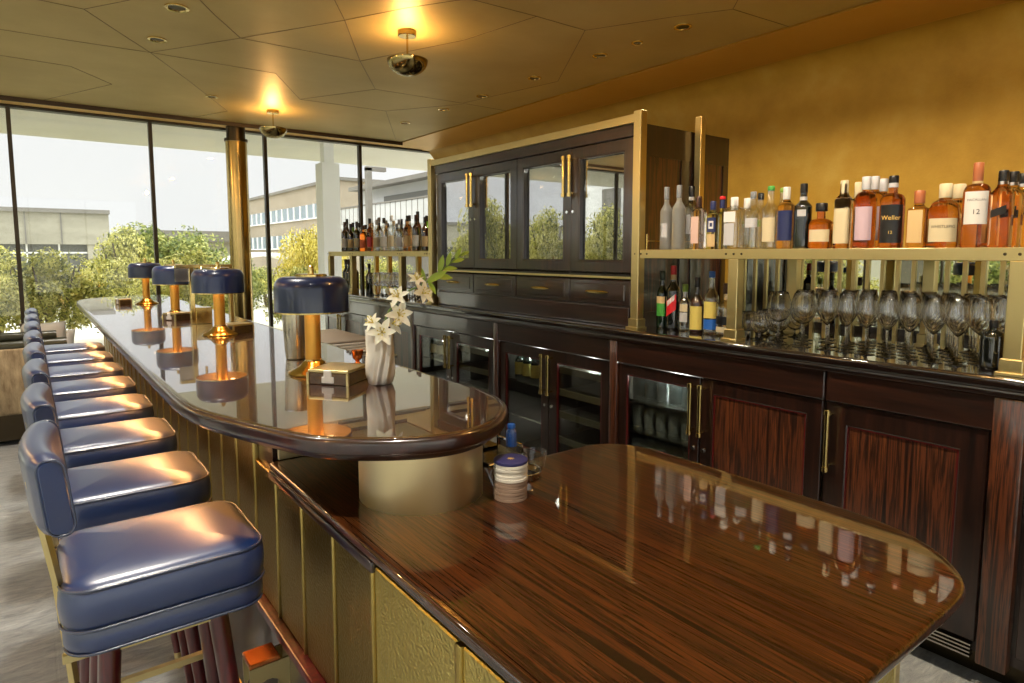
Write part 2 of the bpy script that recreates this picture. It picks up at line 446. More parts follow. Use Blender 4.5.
# irregular panel joints in the ceiling
segs = [[(-2.055, 3.736), (0.121, 4.072), (0.308, 4.082), (0.476, 3.811), (0.841, 2.989), (0.28, 2.148)], [(0.308, 4.082), (0.458, 4.324), (0.691, 4.689)], [(-1.494, 4.763), (-0.047, 4.726), (0.28, 4.717), (0.691, 4.689)], [(-1.308, 5.23), (-0.065, 5.333), (0.308, 5.352), (0.579, 5.725), (0.187, 6.631)], [(0.691, 4.689), (1.037, 5.305), (1.494, 6.164), (1.308, 6.631)], [(0.691, 4.689), (1.074, 4.063), (1.821, 4.063), (1.448, 3.418), (1.625, 3.073), (1.821, 2.765)], [(0.56, 3.176), (0.766, 3.596), (0.869, 3.764), (1.074, 4.063)], [(1.448, 3.418), (1.074, 4.063)], [(1.821, 4.063), (2.214, 4.67), (1.859, 5.342), (1.466, 4.689)], [(2.214, 4.67), (2.998, 4.651), (3.456, 4.661)], [(1.466, 4.689), (0.691, 4.689)], [(1.821, 2.765), (2.242, 2.746), (2.139, 3.306), (1.821, 4.063)], [(2.242, 2.746), (2.597, 2.746), (3.185, 3.652), (2.998, 4.651)], [(2.615, 5.314), (3.017, 4.679)], [(2.615, 5.314), (3.325, 6.529)], [(2.597, 2.746), (2.83, 2.307), (2.989, 2.055), (3.456, 2.017)], [(1.859, 5.342), (2.615, 5.314)], [(1.448, 3.418), (0.934, 2.615), (0.28, 2.148)], [(1.821, 2.765), (1.494, 2.055), (2.055, 1.121), (2.989, 2.055)], [(0.28, 2.148), (-0.747, 2.428), (-2.055, 3.736)], [(1.494, 2.055), (0.28, 2.148)]]
g = bmesh.new()
for pl in segs:
    for a, b in zip(pl, pl[1:]):
        a, b = Vector((*a, 0)), Vector((*b, 0)); d = (b - a).normalized(); n = Vector((-d.y, d.x, 0)) * .0016
        lo = [g.verts.new((p.x, p.y, CZ - .0015)) for p in (a + n, a - n, b - n, b + n)]
        hi = [g.verts.new((p.x, p.y, CZ + .002)) for p in (a + n, a - n, b - n, b + n)]
        skin(g, [lo, hi])
o = struct('trim_5', g, 'seam', smooth=0)
# bar-side wall with the coved top
prof = [(WX + .12, 0), (WX, 0), (WX, 2.45)] + [(WX - .18 * (1 - math.cos(a)) , 2.45 + .31 * math.sin(a)) for a in [PI / 2 * i / 10 for i in range(1, 11)]] + [(4.02, CZ + .1), (WX + .12, CZ + .1)]
g = bmesh.new(); skin(g, [ring(g, [(x, y, z) for x, z in prof]) for y in (BY, WY)])
struct('wall_right', g, 'gold_wall')
struct('wall_back', bx(2.2, WX + .12, BY - .12, BY, 0, CZ + .1), 'gold_wall')
struct('baseboard_right', bx(WX - .015, WX, BY, WY, 0, .12), 'dark_rail')
# window wall beyond the bar
def window(name, axis, fixed, lo, hi, posts, z0=.06, z1=CZ):
    g = bmesh.new()
    def bar(a0, a1, za, zb, dep=.05):
        if axis == 'y': box(g, a0, a1, fixed - dep, fixed + dep, za, zb)
        else: box(g, fixed - dep, fixed + dep, a0, a1, za, zb)
    bar(lo, hi, 0, z0); bar(lo, hi, z1 - .012, z1 + .05)
    for p in posts: bar(p - .016, p + .016, z0, z1 - .01, .03)
    fr = struct(name, g, 'mullion')
    g = bmesh.new(); e = [lo] + list(posts) + [hi]
    for a, b in zip(e, e[1:]):
        if axis == 'y': box(g, a + .02, b - .02, fixed - .006, fixed + .006, z0, z1 - .01)
        else: box(g, fixed - .006, fixed + .006, a + .02, b - .02, z0, z1 - .01)
    pane = put('pane', g, 'window_glass', fr); return fr
window('window_1', 'y', WY, WL, WX - .01, [3.148 - 1.0695 * k for k in range(7)])
window('window_3', 'y', BY, WL, 2.2, [WL + 1.07 * k for k in range(1, 6)])
window('window_2', 'x', WL, BY, WY, [BY + 1.11 * k for k in range(1, 10)])
g = bmesh.new(); lathe(g, [(.101, 0), (.101, 2.62)], 40, (1.737, 6.885, 0))
col = struct('column_1', g, 'brass_column', smooth=.9)
g = bmesh.new(); lathe(g, [(.089, 2.634), (.089, CZ)], 40, (1.737, 6.885, 0)); lathe(g, [(.110, 2.612), (.110, 2.64)], 40, (1.737, 6.885, 0)); put('collar', g, 'dark_bronze', col)

# ------------------------------------------------------------------ ceiling fittings
def make_downlight(x, y, r, label, group, power=0, glow=False):
    t = thing('downlight', label, 'ceiling light', (x, y, CZ), group)
    g = bmesh.new(); lathe(g, [(r * .72, .03), (r * .72, -.003), (r * .8, -.007), (r, -.006), (r, 0), (r * .95, .001)], 24, (x, y, CZ), cap0=False, cap1=False); put('rim', g, 'brass_polished', t)
    g = bmesh.new(); lathe(g, [(.001, .0), (r * .72, -.001)], 24, (x, y, CZ), cap0=False, cap1=False); put('lens', g, 'bulb_glow' if glow else 'dark_bronze', t)
    return t
for i, y in enumerate([2.373, 2.708, 3.021, 3.683, 4.345, 4.945, 5.663]):
    make_downlight(2.989, y, .05 if i != 1 else .035, 'small round recessed downlight above the back bar, %s from the near end of its row' % ORD[i], 'downlights above the back bar')
make_downlight(.688, 3.764, .058, 'dark round recessed downlight over the bar, nearest the top edge of the photo', 'downlights over the bar')
make_downlight(.686, 4.38, .052, 'copper-rimmed recessed downlight over the bar, one beyond the dark one', 'downlights over the bar')
make_downlight(1.261, 5.666, .047, 'flat pale round recessed ceiling fitting near the brass column', 'downlights over the bar')

def pendant(x, y, label):
    t = thing('pendant_lamp', label, 'ceiling lamp', (x, y, CZ), 'bowl uplighters on the ceiling')
    g = bmesh.new(); lathe(g, [(.048, -.03), (.052, -.026), (.052, 0)], 28, (x, y, CZ)); put('ceiling_rose', g, 'brass_polished', t)
    g = bmesh.new(); lathe(g, [(.006, -.2), (.006, -.03)], 10, (x, y, CZ)); put('stem', g, 'brass_polished', t)
    g = bmesh.new(); rb = .117; pr = []
    for i in range(11):
        a = PI / 2 * i / 10; pr.append((max(rb * math.sin(a), .001), -.245 + .085 * (1 - math.cos(a))))
    pr += [(rb * .97, -.158)]
    for i in range(9, -1, -1):
        a = PI / 2 * i / 10; pr.append((max((rb - .006) * math.sin(a), .001), -.238 + .083 * (1 - math.cos(a))))
    lathe(g, pr, 40, (x, y, CZ), cap0=False, cap1=False); b = put('bowl', g, 'bowl_metal', t)
    g = bmesh.new(); lathe(g, [(.001, -.222), (.022, -.21), (.028, -.19), (.02, -.172), (.001, -.165)], 16, (x, y, CZ)); put('bulb', g, 'bulb_glow', t)
    return t
pendant(1.80, 3.37, 'polished brass bowl pendant hanging over the middle of the bar, larger in view')
pendant(1.803, 5.884, 'polished brass bowl pendant hanging near the window wall, smaller in view')

bar_cam_scale()

# ------------------------------------------------------------------ the bar
bar = thing('bar_counter', 'long raised bar with dark polished top, rounded end and ribbed brass front', 'bar', (.8, 4.4, FL))
# raised top: rounded at the near end
tip = [(1.135, 1.66), (1.136, 7.56), (.70, 7.56), (.45, 7.36), (.342, 7.17), (.322, 6.8), (.322, 2.2), (.323, 2.08), (.334, 1.914), (.371, 1.791), (.42, 1.643), (.487, 1.471), (.535, 1.41), (.59, 1.36), (.66, 1.31), (.746, 1.272), (.83, 1.262), (.90, 1.28), (.963, 1.318), (1.02, 1.37), (1.069, 1.431), (1.112, 1.515)]
def smooth_outline(p, it=2):
    for _ in range(it):
        q = []
        n = len(p)
        for i in range(n):
            a, b = Vector(p[i]), Vector(p[(i + 1) % n])
            if (b - a).length > .5: q += [tuple(a), tuple(b)]; continue
            q += [tuple(a * .75 + b * .25), tuple(a * .25 + b * .75)]
        p = q
    return p
tipo = smooth_outline(tip)
g = bmesh.new(); slab(g, tipo, bullnose(1.028, 1.0695, .012)); put('edge_band', g, 'edge_wood', bar, .9)
g = bmesh.new(); slab(g, tipo, [(.012, 1.066), (.012, 1.0698), (.013, 1.0706)]); put('raised_top', g, 'bar_top', bar, .9)
g = bmesh.new(); box(g, .425, .445, 2.05, 7.15, .998, 1.006); put('under_bar_light', g, 'led_strip', bar)
g = bmesh.new(); slab(g, tipo, [(.045, 1.005), (.03, 1.012), (.022, 1.0281)]); put('edge_moulding', g, 'dark_rail', bar, .9)
# oval drum carrying the rounded end
g = bmesh.new(); lathe(g, [(.165, .859), (.165, 1.006)], 64, (.815, 1.482, 0)); put('drum', g, 'brass_drum', bar, 1.2)
# body below
g = bmesh.new(); box(g, .575, 1.09, 2.0, 7.5, FL, 1.006); box(g, .58, 1.06, 1.52, 1.985, FL, .82); g2_ = bmesh.new(); box(g2_, .585, 1.055, 1.972, 1.9845, .861, 1.004, .002, 1); put('carcass', g, 'dark_frame', bar); put('end_panel', g2_, 'brass_drum', bar)  # brass end panel is added to brighten the dark gap under the top
low = [(.555, .43), (.575, .404), (.62, .398), (1.20, .398), (1.33, .398), (1.405, .404), (1.475, .438), (1.545, .505), (1.592, .588), (1.611, .69), (1.613, .80), (1.610, 1.36), (1.592, 1.42), (1.54, 1.49), (1.49, 1.515), (1.40, 1.52), (1.10, 1.52), (1.07, 1.53), (1.06, 1.56), (1.06, 1.99), (.56, 1.99), (.555, 1.96)]
lowo = smooth_outline(low, 2)
lo = thing('lower_counter', 'low polished ebony counter section with rounded corner, reflecting the back bar', 'counter', (1.05, .95, FL))
g = bmesh.new(); slab(g, lowo, bullnose(.834, .86, .009)); put('counter_top', g, 'ebony_counter', lo, .9)
g = bmesh.new(); slab(g, lowo, [(.05, .816), (.03, .822), (.02, .8341)]); put('edge_moulding', g, 'dark_rail', lo, .9)
g = bmesh.new(); box(g, .58, 1.31, .51, 1.515, FL, .82); put('carcass', g, 'dark_frame', lo)
# hammered panels of the low section
def panel_y(name, y0, y1, x, z0, z1, parent, mat='hammered'):
    g = bmesh.new(); box(g, x, x + .02, y0, y1, z0, z1, .003, 1); return put(name, g, mat, parent)
for a, b in ((.51, .885), (.905, 1.238)):
    panel_y('brass_panel', a, b, .562, -.0, .822, lo)
for y in (.50, .895): 
    g = bmesh.new(); box(g, .556, .578, y - .010, y + .010, -.0, .822, .004, 2); put('bead', g, 'brass_aged', lo)
g = bmesh.new(); box(g, .58, 1.315, .488, .51, -.0, .822, .003, 1); put('end_panel', g, 'hammered', lo)
g = bmesh.new(); box(g, 1.31, 1.335, .486, .51, FL, .822, .003, 1); put('corner_post', g, 'brass', lo)
g = bmesh.new(); box(g, .585, 1.30, .50, 1.3, FL, .0); put('plinth', g, 'dark_bronze', lo)
# ribbed brass front of the long bar
seams = [1.248 + .2285 * k for k in range(28)]
for i, y in enumerate(seams):
    g = bmesh.new(); top = .822 if y < 1.98 else 1.006
    box(g, .556, .578, y - .006, y + .006, .375, top, .004, 2); put('bead', g, 'brass_aged', bar)
    if i < len(seams) - 1:
        panel_y('brass_panel', y + .011, seams[i + 1] - .011, .562, .375, top, bar, 'hammered_dark')
g = bmesh.new(); box(g, .53, .58, 1.24, 7.5, .345, .375, .008, 2); put('ledge', g, 'mahogany', bar)
g = bmesh.new(); box(g, .562, .60, 1.24, 7.5, FL, .346); put('plinth', g, 'dark_frame', bar)
g = bmesh.new(); box(g, .5545, .60, 1.24, 1.985, .806, .833, .005, 2); put('lip_moulding', g, 'dark_rail', bar)
for y in (1.90, 3.15, 4.39, 5.62):      # foot-rail brackets
    k = thing('foot_rail_bracket', 'brass foot-rail bracket with glow-painted top on the bar plinth, %s from the rounded bar end' % ORD[(1.90, 3.15, 4.39, 5.62).index(y)], 'bracket', (.49, y, .3), 'foot-rail brackets')
    g = bmesh.new(); box(g, .447, .535, y - .042, y + .042, .288, .303, .003, 1); put('top_plate', g, 'copper', k)  # copper colour stands in for warm light on the brass plate
    # side plate with an arch cut out below
    for s in (-1, 1):
        g = bmesh.new(); out = [(.562, .12), (.562, .287), (.447, .287), (.447, .25)] + [(.50 + .05 * math.cos(a), .17 + .07 * math.sin(a)) for a in [PI - PI * .95 * q / 10 for q in range(11)]] + [(.545, .12)]
        yy = y + s * .036
        skin(g, [ring(g, [(x, yy - .004, z) for x, z in out]), ring(g, [(x, yy + .004, z) for x, z in out])]); put('bracket_plate', g, 'brass', k)
# bartender's side: steel work shelf and ice station
ws = thing('work_shelf', 'narrow steel work shelf behind the rounded bar end', 'shelf', (1.17, 4, FL))
g = bmesh.new(); box(g, 1.092, 1.245, 1.56, 6.9, .83, .855, .004, 1); put('shelf_top', g, 'steel', ws)
g = bmesh.new(); tube(g, [(1.235, 1.58, .885), (1.235, 6.9, .885)], .006, 8); tube(g, [(1.235, 1.58, .856), (1.235, 1.58, .885)], .005, 8); tube(g, [(1.235, 4.2, .856), (1.235, 4.2, .885)], .005, 8); put('guard_rail', g, 'chrome', ws)
for y in (1.7, 4.2, 6.8):
    g = bmesh.new(); tube(g, [(1.23, y, FL), (1.23, y, .83)], .014, 10); put('leg', g, 'steel', ws)
st = thing('ice_station', 'steel ice station behind the bar below the stacked linen', 'sink unit', (1.42, 3.95, FL))
g = bmesh.new(); box(g, 1.26, 1.66, 3.3, 4.75, .12, .90, .008, 2); put('body', g, 'steel', st)
g = bmesh.new(); box(g, 1.255, 1.665, 3.29, 4.76, .90, .925, .006, 2); put('rim', g, 'chrome', st)
for x, y in ((1.3, 3.35), (1.62, 3.35), (1.3, 4.7), (1.62, 4.7)):
    g = bmesh.new(); tube(g, [(x, y, FL), (x, y, .13)], .018, 10); put('leg', g, 'steel', st)

bar_cam_scale(False)

# ------------------------------------------------------------------ back bar
FX, BX, TZ = 2.53, 3.42, 1.10            # cabinet faces, back, worktop height
wt = thing('back_counter', 'continuous glossy black-brown worktop along the back bar', 'counter', (2.95, 3, 1.06))
g = bmesh.new(); out = [(2.49, -1.2), (BX, -1.2), (BX, 6.72), (2.49, 6.72)]
slab(g, out, bullnose(1.058, TZ, .012, 3)); put('worktop', g, 'counter_black', wt)
g = bmesh.new(); box(g, 2.512, 2.56, -1.2, 6.70, 1.0325, 1.0582, .006, 2); put('edge_moulding', g, 'dark_rail', wt)

def bar_handle(y, z0, z1, x, par, r=.0098):
    g = bmesh.new(); lathe(g, [(r, z0), (r, z1)], 12, (x, y, 0))
    for z in (z0 + .012, z1 - .012): lathe(g, [(r * 1.45, z - .009), (r * 1.45, z + .009)], 12, (x, y, 0))
    for z in (z0 + .022, z1 - .022): tube(g, [(x, y, z), (FX if x < FX else x + .04, y, z)], .005, 8)
    return put('handle', g, 'brass_polished', par)
def lock(y, z, x, par):
    g = bmesh.new(); tube(g, [(x, y, z), (x - .012, y, z)], [.011, .009], 14); return put('lock', g, 'chrome', par)

def door(y0, y1, z0, z1, par, glass=False, handle=None, x=FX, stile=.075, lockz=None, hz=None):
    """y0<y1; frame with a bevelled opening, then pane or wood panel, handle at y=handle"""
    d = bmesh.new(); s = stile
    w = bmesh.new()
    a = [(y0, z0), (y1, z0), (y1, z1), (y0, z1)]; b = [(y0 + s, z0 + s), (y1 - s, z0 + s), (y1 - s, z1 - s), (y0 + s, z1 - s)]
    def rr(p, xx, ins=0):
        cyv = (y0 + y1) / 2; cz = (z0 + z1) / 2
        return ring(d, [(xx, yy + (ins if yy < cyv else -ins), zz + (ins if zz < cz else -ins)) for yy, zz in p])
    r1 = rr(a, x + .022); r2 = rr(a, x + .002); r2b = rr(a, x, .002); r3 = rr(b, x, -.006); r3b = rr(b, x + .004); r4 = rr(b, x + .022 + (.016 if glass == 2 else 0))
    skin(d, [r1, r2, r2b, r3, r3b, r4, r1], False, False)
    f = put('door', d, 'dark_frame', par, .5)
    if glass:
        put('pane', bx(x + (.012 if glass == 1 else .026), x + (.017 if glass == 1 else .031), y0 + s - .004, y1 - s + .004, z0 + s - .004, z1 - s + .004), 'fridge_glass' if glass == 1 else 'door_glass', f)
    else:
        g = bx(x + .008, x + .018, y0 + s - .004, y1 - s + .004, z0 + s - .004, z1 - s + .004); put('door_panel', g, 'ebony_panel', f)
    g = bmesh.new()
    t = .004
    for yy in (y0 + s, y1 - s): box(g, x + .003, x + .012, yy - t, yy + t, z0 + s, z1 - s)
    for zz in (z0 + s, z1 - s): box(g, x + .003, x + .012, y0 + s, y1 - s, zz - t, zz + t)
    put('inner_bead', g, 'mahogany' if glass != 2 else 'dark_frame', f)
    if handle is not None: bar_handle(handle, *(hz or (.632, .885)), x - .04, f)
    if lockz: lock(handle, lockz, x, f)
    return f

def cabinet(y0, y1, label, name='bar_cabinet', inside=False, mid=None):
    t = thing(name, label, 'cabinet', ((FX + BX) / 2, (y0 + y1) / 2, 0), 'cabinets under the back counter')
    g = bmesh.new()
    if inside:
        box(g, FX + .024, BX, y0, y0 + .02, .12, 1.03); box(g, FX + .024, BX, y1 - .02, y1, .12, 1.03)
        box(g, BX - .02, BX, y0, y1, .12, 1.03); box(g, FX + .024, BX, y0, y1, .12, .15); box(g, FX + .024, BX, y0, y1, .92, 1.03)
    else: box(g, FX + .024, BX, y0, y1, .12, 1.03)
    put('carcass', g, 'dark_frame' if not inside else 'cabinet_inside', t)
    g = bmesh.new(); box(g, FX - .012, FX + .03, y0 + .004, y1 - .004, .915, 1.0315, .004, 1); put('frieze', g, 'dark_rail', t)
    g = bmesh.new(); box(g, FX + .11, BX, y0, y1, 0, .12); put('plinth', g, 'dark_bronze', t)
    return t
def pilaster(y0, y1, par):
    g = bmesh.new(); box(g, FX - .018, FX + .03, y0, y1, .10, 1.03, .006, 2)
    return put('pilaster', g, 'ebony_panel', par)
Z0, Z1 = .165, .908
# nearest: panelled unit past the low counter, then the twin-panel unit, then glass + panel, fridges, far doors
cE = cabinet(-.62, .60, 'striped ebony cabinet at the right edge of the photo', inside=False)
door(.0, .585, Z0, Z1, cE); door(-.60, -.01, Z0, Z1, cE)
cD = cabinet(.60, 1.25, 'ebony panel cabinet with one brass handle and floor vent, behind the counter corner')
pilaster(.602, .69, cD); door(.70, 1.245, Z0, Z1, cD, handle=1.222, stile=.085)
g = bmesh.new()
for k in range(4): box(g, FX + .0, FX + .03, .71, 1.24, .102 + .014 * k, .108 + .014 * k)
put('vent_grille', g, 'steel', cD)
cC = cabinet(1.25, 2.44, 'cabinet with a glass door full of tumblers and an ebony door, under the bottle shelf', inside=True)
pilaster(2.385, 2.437, cC)
door(1.262, 1.845, Z0, Z1, cC, handle=1.825, lockz=.56, stile=.07)
door(1.855, 2.378, Z0, Z1, cC, glass=1, handle=1.882, lockz=.56, stile=.055)
for z in (.34, .53, .70):
    g = bx(FX + .05, BX - .03, 1.86, 2.42, z, z + .012); put('shelf', g, 'steel', cC)
put('divider', bx(FX + .03, BX, 1.835, 1.86, .15, .92), 'cabinet_inside', cC)
cB = cabinet(2.44, 3.54, 'twin glass-door bar fridge with yellow-labelled bottles, right of the flower vase', 'bar_fridge', True)
cA = cabinet(3.54, 4.73, 'twin glass-door bar fridge just behind the flower vase', 'bar_fridge', True)
for c, y0, y1 in ((cB, 2.44, 3.54), (cA, 3.54, 4.73)):
    pilaster(y1 - .05, y1 - .003, c); m = (y0 + .005 + y1 - .055) / 2
    door(y0 + .006, m - .003, Z0, Z1, c, glass=1, handle=m - .03, lockz=.56, stile=.07)
    door(m + .003, y1 - .056, Z0, Z1, c, glass=1, handle=m + .03, lockz=.56, stile=.07)
    put('divider', bx(FX + .03, BX, m - .01, m + .01, .15, .92), 'cabinet_inside', c)
    for k, z in enumerate((.34, .50, .64, .78)):
        put('shelf', bx(FX + .06, BX - .03, y0 + .03, m - .012, z, z + .015), 'cabinet_inside', c)
        put('shelf_front', bx(FX + .045, FX + .06, y0 + .03, m - .012, z - .012, z + .028), 'tan_strip', c)
    for k, z in enumerate((.40, .64)):
        put('shelf', bx(FX + .06, BX - .03, m + .012, y1 - .03, z, z + .012), 'steel', c)
    put('light_strip', bx(FX + .06, FX + .08, m + .02, y1 - .06, .865, .885), 'strip_glow', c)
cF = cabinet(4.73, 6.70, 'plain dark cabinet run at the window end of the back bar')
for a, b in ((4.74, 5.22), (5.225, 5.71), (5.715, 6.20), (6.205, 6.69)):
    door(a, b, Z0, Z1, cF, handle=b - .03 if a in (4.74, 5.715) else a + .03)

# ------------------------------------------------------------------ display cabinet on the counter
UY0, UY1, UX, UB, UT = 2.315, 4.435, 2.585, 3.40, 2.16
U = thing('display_cabinet', 'tall dark display cabinet with four glass doors, four drawers and a brass frame', 'cabinet', (3.0, 3.375, TZ))
g = bmesh.new(); box(g, UX + .02, UB, UY0 + .03, UY0 + .06, TZ, UT); box(g, UX + .02, UB, UY1 - .06, UY1 - .03, TZ, UT); box(g, UB - .02, UB, UY0 + .03, UY1 - .03, TZ, UT)
box(g, UX + .02, UB, UY0 + .03, UY1 - .03, TZ, TZ + .115); box(g, UX + .02, UB, UY0 + .03, UY1 - .03, UT - .05, UT); box(g, UX + .02, UB, UY0 + .03, UY1 - .03, 1.362, 1.385); put('carcass', g, 'dark_frame', U)
g = bmesh.new(); box(g, UX - .012, UB, UY0 + .034, UY1 - .03, 2.115, 2.18, .004, 1); put('cornice', g, 'dark_rail', U)
g = bmesh.new(); box(g, UX - .004, UX + .02, UY0 + .05, UY1 - .05, TZ, TZ + .105, .004, 1); put('base_moulding', g, 'dark_rail', U)
yd = [UY0 + .035, 2.838, 3.366, 3.875, UY1 - .035]
for i, (a, b) in enumerate(zip(yd, yd[1:])):
    lo_h = i % 2 == 0    # handle towards the neighbour of its pair
    hy = b - .026 if lo_h else a + .026
    door(a + .003, b - .003, 1.395, 2.112, U, glass=2, handle=hy, x=UX, stile=.066, lockz=1.745, hz=(1.83, 2.07))
    d = bmesh.new(); box(d, UX - .006, UX + .018, a + .004, b - .004, 1.215, 1.352, .004, 1)
    dw = put('drawer', d, 'dark_frame', U); m = (a + b) / 2
    put('drawer_panel', bx(UX - .010, UX - .002, a + .045, b - .045, 1.24, 1.328, .003, 1), 'dark_rail', dw)
    g = bmesh.new(); pr = []
    rs = []
    for q in range(11):
        s = -1 + 2 * q / 10; h = .012 * math.sqrt(max(1 - s * s, .02)); yy = m + s * .09
        rs.append(ring(g, [(UX - .018 + .012 * math.cos(t) * (1 - .5 * s * s), yy, 1.284 + h * math.sin(t)) for t in [2 * PI * k / 8 for k in range(8)]]))
    skin(g, rs); put('pull', g, 'brass_polished', dw)
    for z in (1.60, 1.86): put('glass_shelf', bx(UX + .08, UB - .03, a + .01, b - .01, z, z + .008), 'wine_glass', U)
for a in (2.838, 3.366, 3.875): put('stile', bx(UX - .002, UX + .022, a - .004, a + .004, 1.385, 2.115), 'dark_frame', U)
put('brass_strip', bx(UX - .006, UX + .01, UY0 + .04, UY1 - .04, 1.362, 1.374), 'brass', U)
# side panel facing the bottle shelf
for sy in (UY0 + .018,):
    g = bmesh.new(); za, zb = TZ + .0805, 2.0195
    for xa, xb in ((2.61, 2.69), (2.96, 3.03), (3.06, 3.13), (3.35, UB)): box(g, xa, xb, sy, sy + .008, za, zb)
    box(g, 2.61, UB, sy, sy + .008, 2.02, 2.185); box(g, 2.61, UB, sy, sy + .008, TZ, TZ + .08); put('side_frame', g, 'dark_frame', U)
    put('side_panel', bx(2.612, UB - .002, sy + .0085, sy + .0115, TZ, 2.18), 'ebony_panel', U)
def post(x, y, z0, z1, par, w=.05, name='post', foot=True):
    g = bmesh.new(); box(g, x - w / 2, x + w / 2, y - w / 2, y + w / 2, z0, z1, .002, 1)
    o = put(name, g, 'brass', par)
    if foot:
        g = bmesh.new(); box(g, x - w * .66, x + w * .66, y - w * .66, y + w * .66, z0, z0 + .055, .003, 1); box(g, x - w * .9, x + w * .7, y - w * .8, y + w * .8, z0, z0 + .012, .002, 1); put('foot', g, 'brass', o)
    return o
PX = 2.575
post(PX, 2.30, TZ, 2.235, U); post(PX, 4.45, TZ, 2.235, U)
g = bmesh.new(); box(g, PX - .02, PX + .02, 2.325, 4.425, 2.178, 2.222, .002, 1); put('top_rail', g, 'brass', U)
post(3.075, 2.30, 1.53, 2.265, U, .042, foot=False)

# ------------------------------------------------------------------ brass bottle shelves either side
def gantry(y0, y1, fronts, rears, label, mirror, side, shared):
    t = thing('brass_shelf', label, 'shelf', (2.85, (y0 + y1) / 2, TZ), 'brass bottle shelves')
    g = bmesh.new(); box(g, PX - .022, PX + .022, y0, y1, 1.475, 1.52, .002, 1); put('front_rail', g, 'brass', t)
    g = bmesh.new(); box(g, PX + .022, 3.10, y0 + .02, y1 - .02, 1.496, 1.518); put('shelf_board', g, 'brass', t)
    g = bmesh.new(); box(g, 3.06, 3.10, y0, y1, 1.475, 1.52, .002, 1); put('rear_rail', g, 'brass', t)
    for y in fronts: post(PX, y, TZ, 1.475, t)
    for y in rears: post(3.08, y, TZ, 1.475, t, .045)
    g = bmesh.new()
    for y in fronts + shared:
        for dy in (-.04, .0, .04): tube(g, [(PX - .022, y + dy, 1.498), (PX - .026, y + dy, 1.498)], [.0055, .004], 10)
    put('screws', g, 'dark_bronze', t)
        # thin gallery rail on short pins
    g = bmesh.new()
    ye = y1 - .03 if side > 0 else y0 + .03
    e2 = y0 + .03 if side > 0 else y1 - .03
    for y in (ye,): tube(g, [(PX + .0, y, 1.52), (PX + .0, y, 1.60)], .004, 8)
    tube(g, [(PX + .0, ye, 1.565), (3.08, ye, 1.565)], .003, 8)
    put('gallery_rail', g, 'brass_polished', t)
    return t
sh = gantry(.64, 2.27, [1.71, .66], [1.71, 1.10, .66], 'brass-framed bottle shelf at the right, whiskies on top and wine glasses below', True, 1, [2.26])
for a in range(25):
    y = .52 + a * .07
    put('mirror_panel', bx(3.385, 3.393, y, y + .05, TZ + .03, 1.474), 'mirror', sh)
    put('back_strip', bx(3.376, 3.398, y + .051, y + .069, TZ, 1.478), 'brass', sh)
put('back_board', bx(3.394, 3.41, .5, 2.30, TZ, 1.48), 'dark_frame', sh)
shf = gantry(4.48, 6.61, [4.97, 6.015, 6.59], [5.60, 6.24, 6.56], 'brass-framed bottle shelf at the far window end of the back bar', False, -1, [4.50])
for k in range(5):
    put('back_strip', bx(3.37, 3.39, 4.60 + k * .14, 4.64 + k * .14, TZ, 1.478), 'brass', shf)

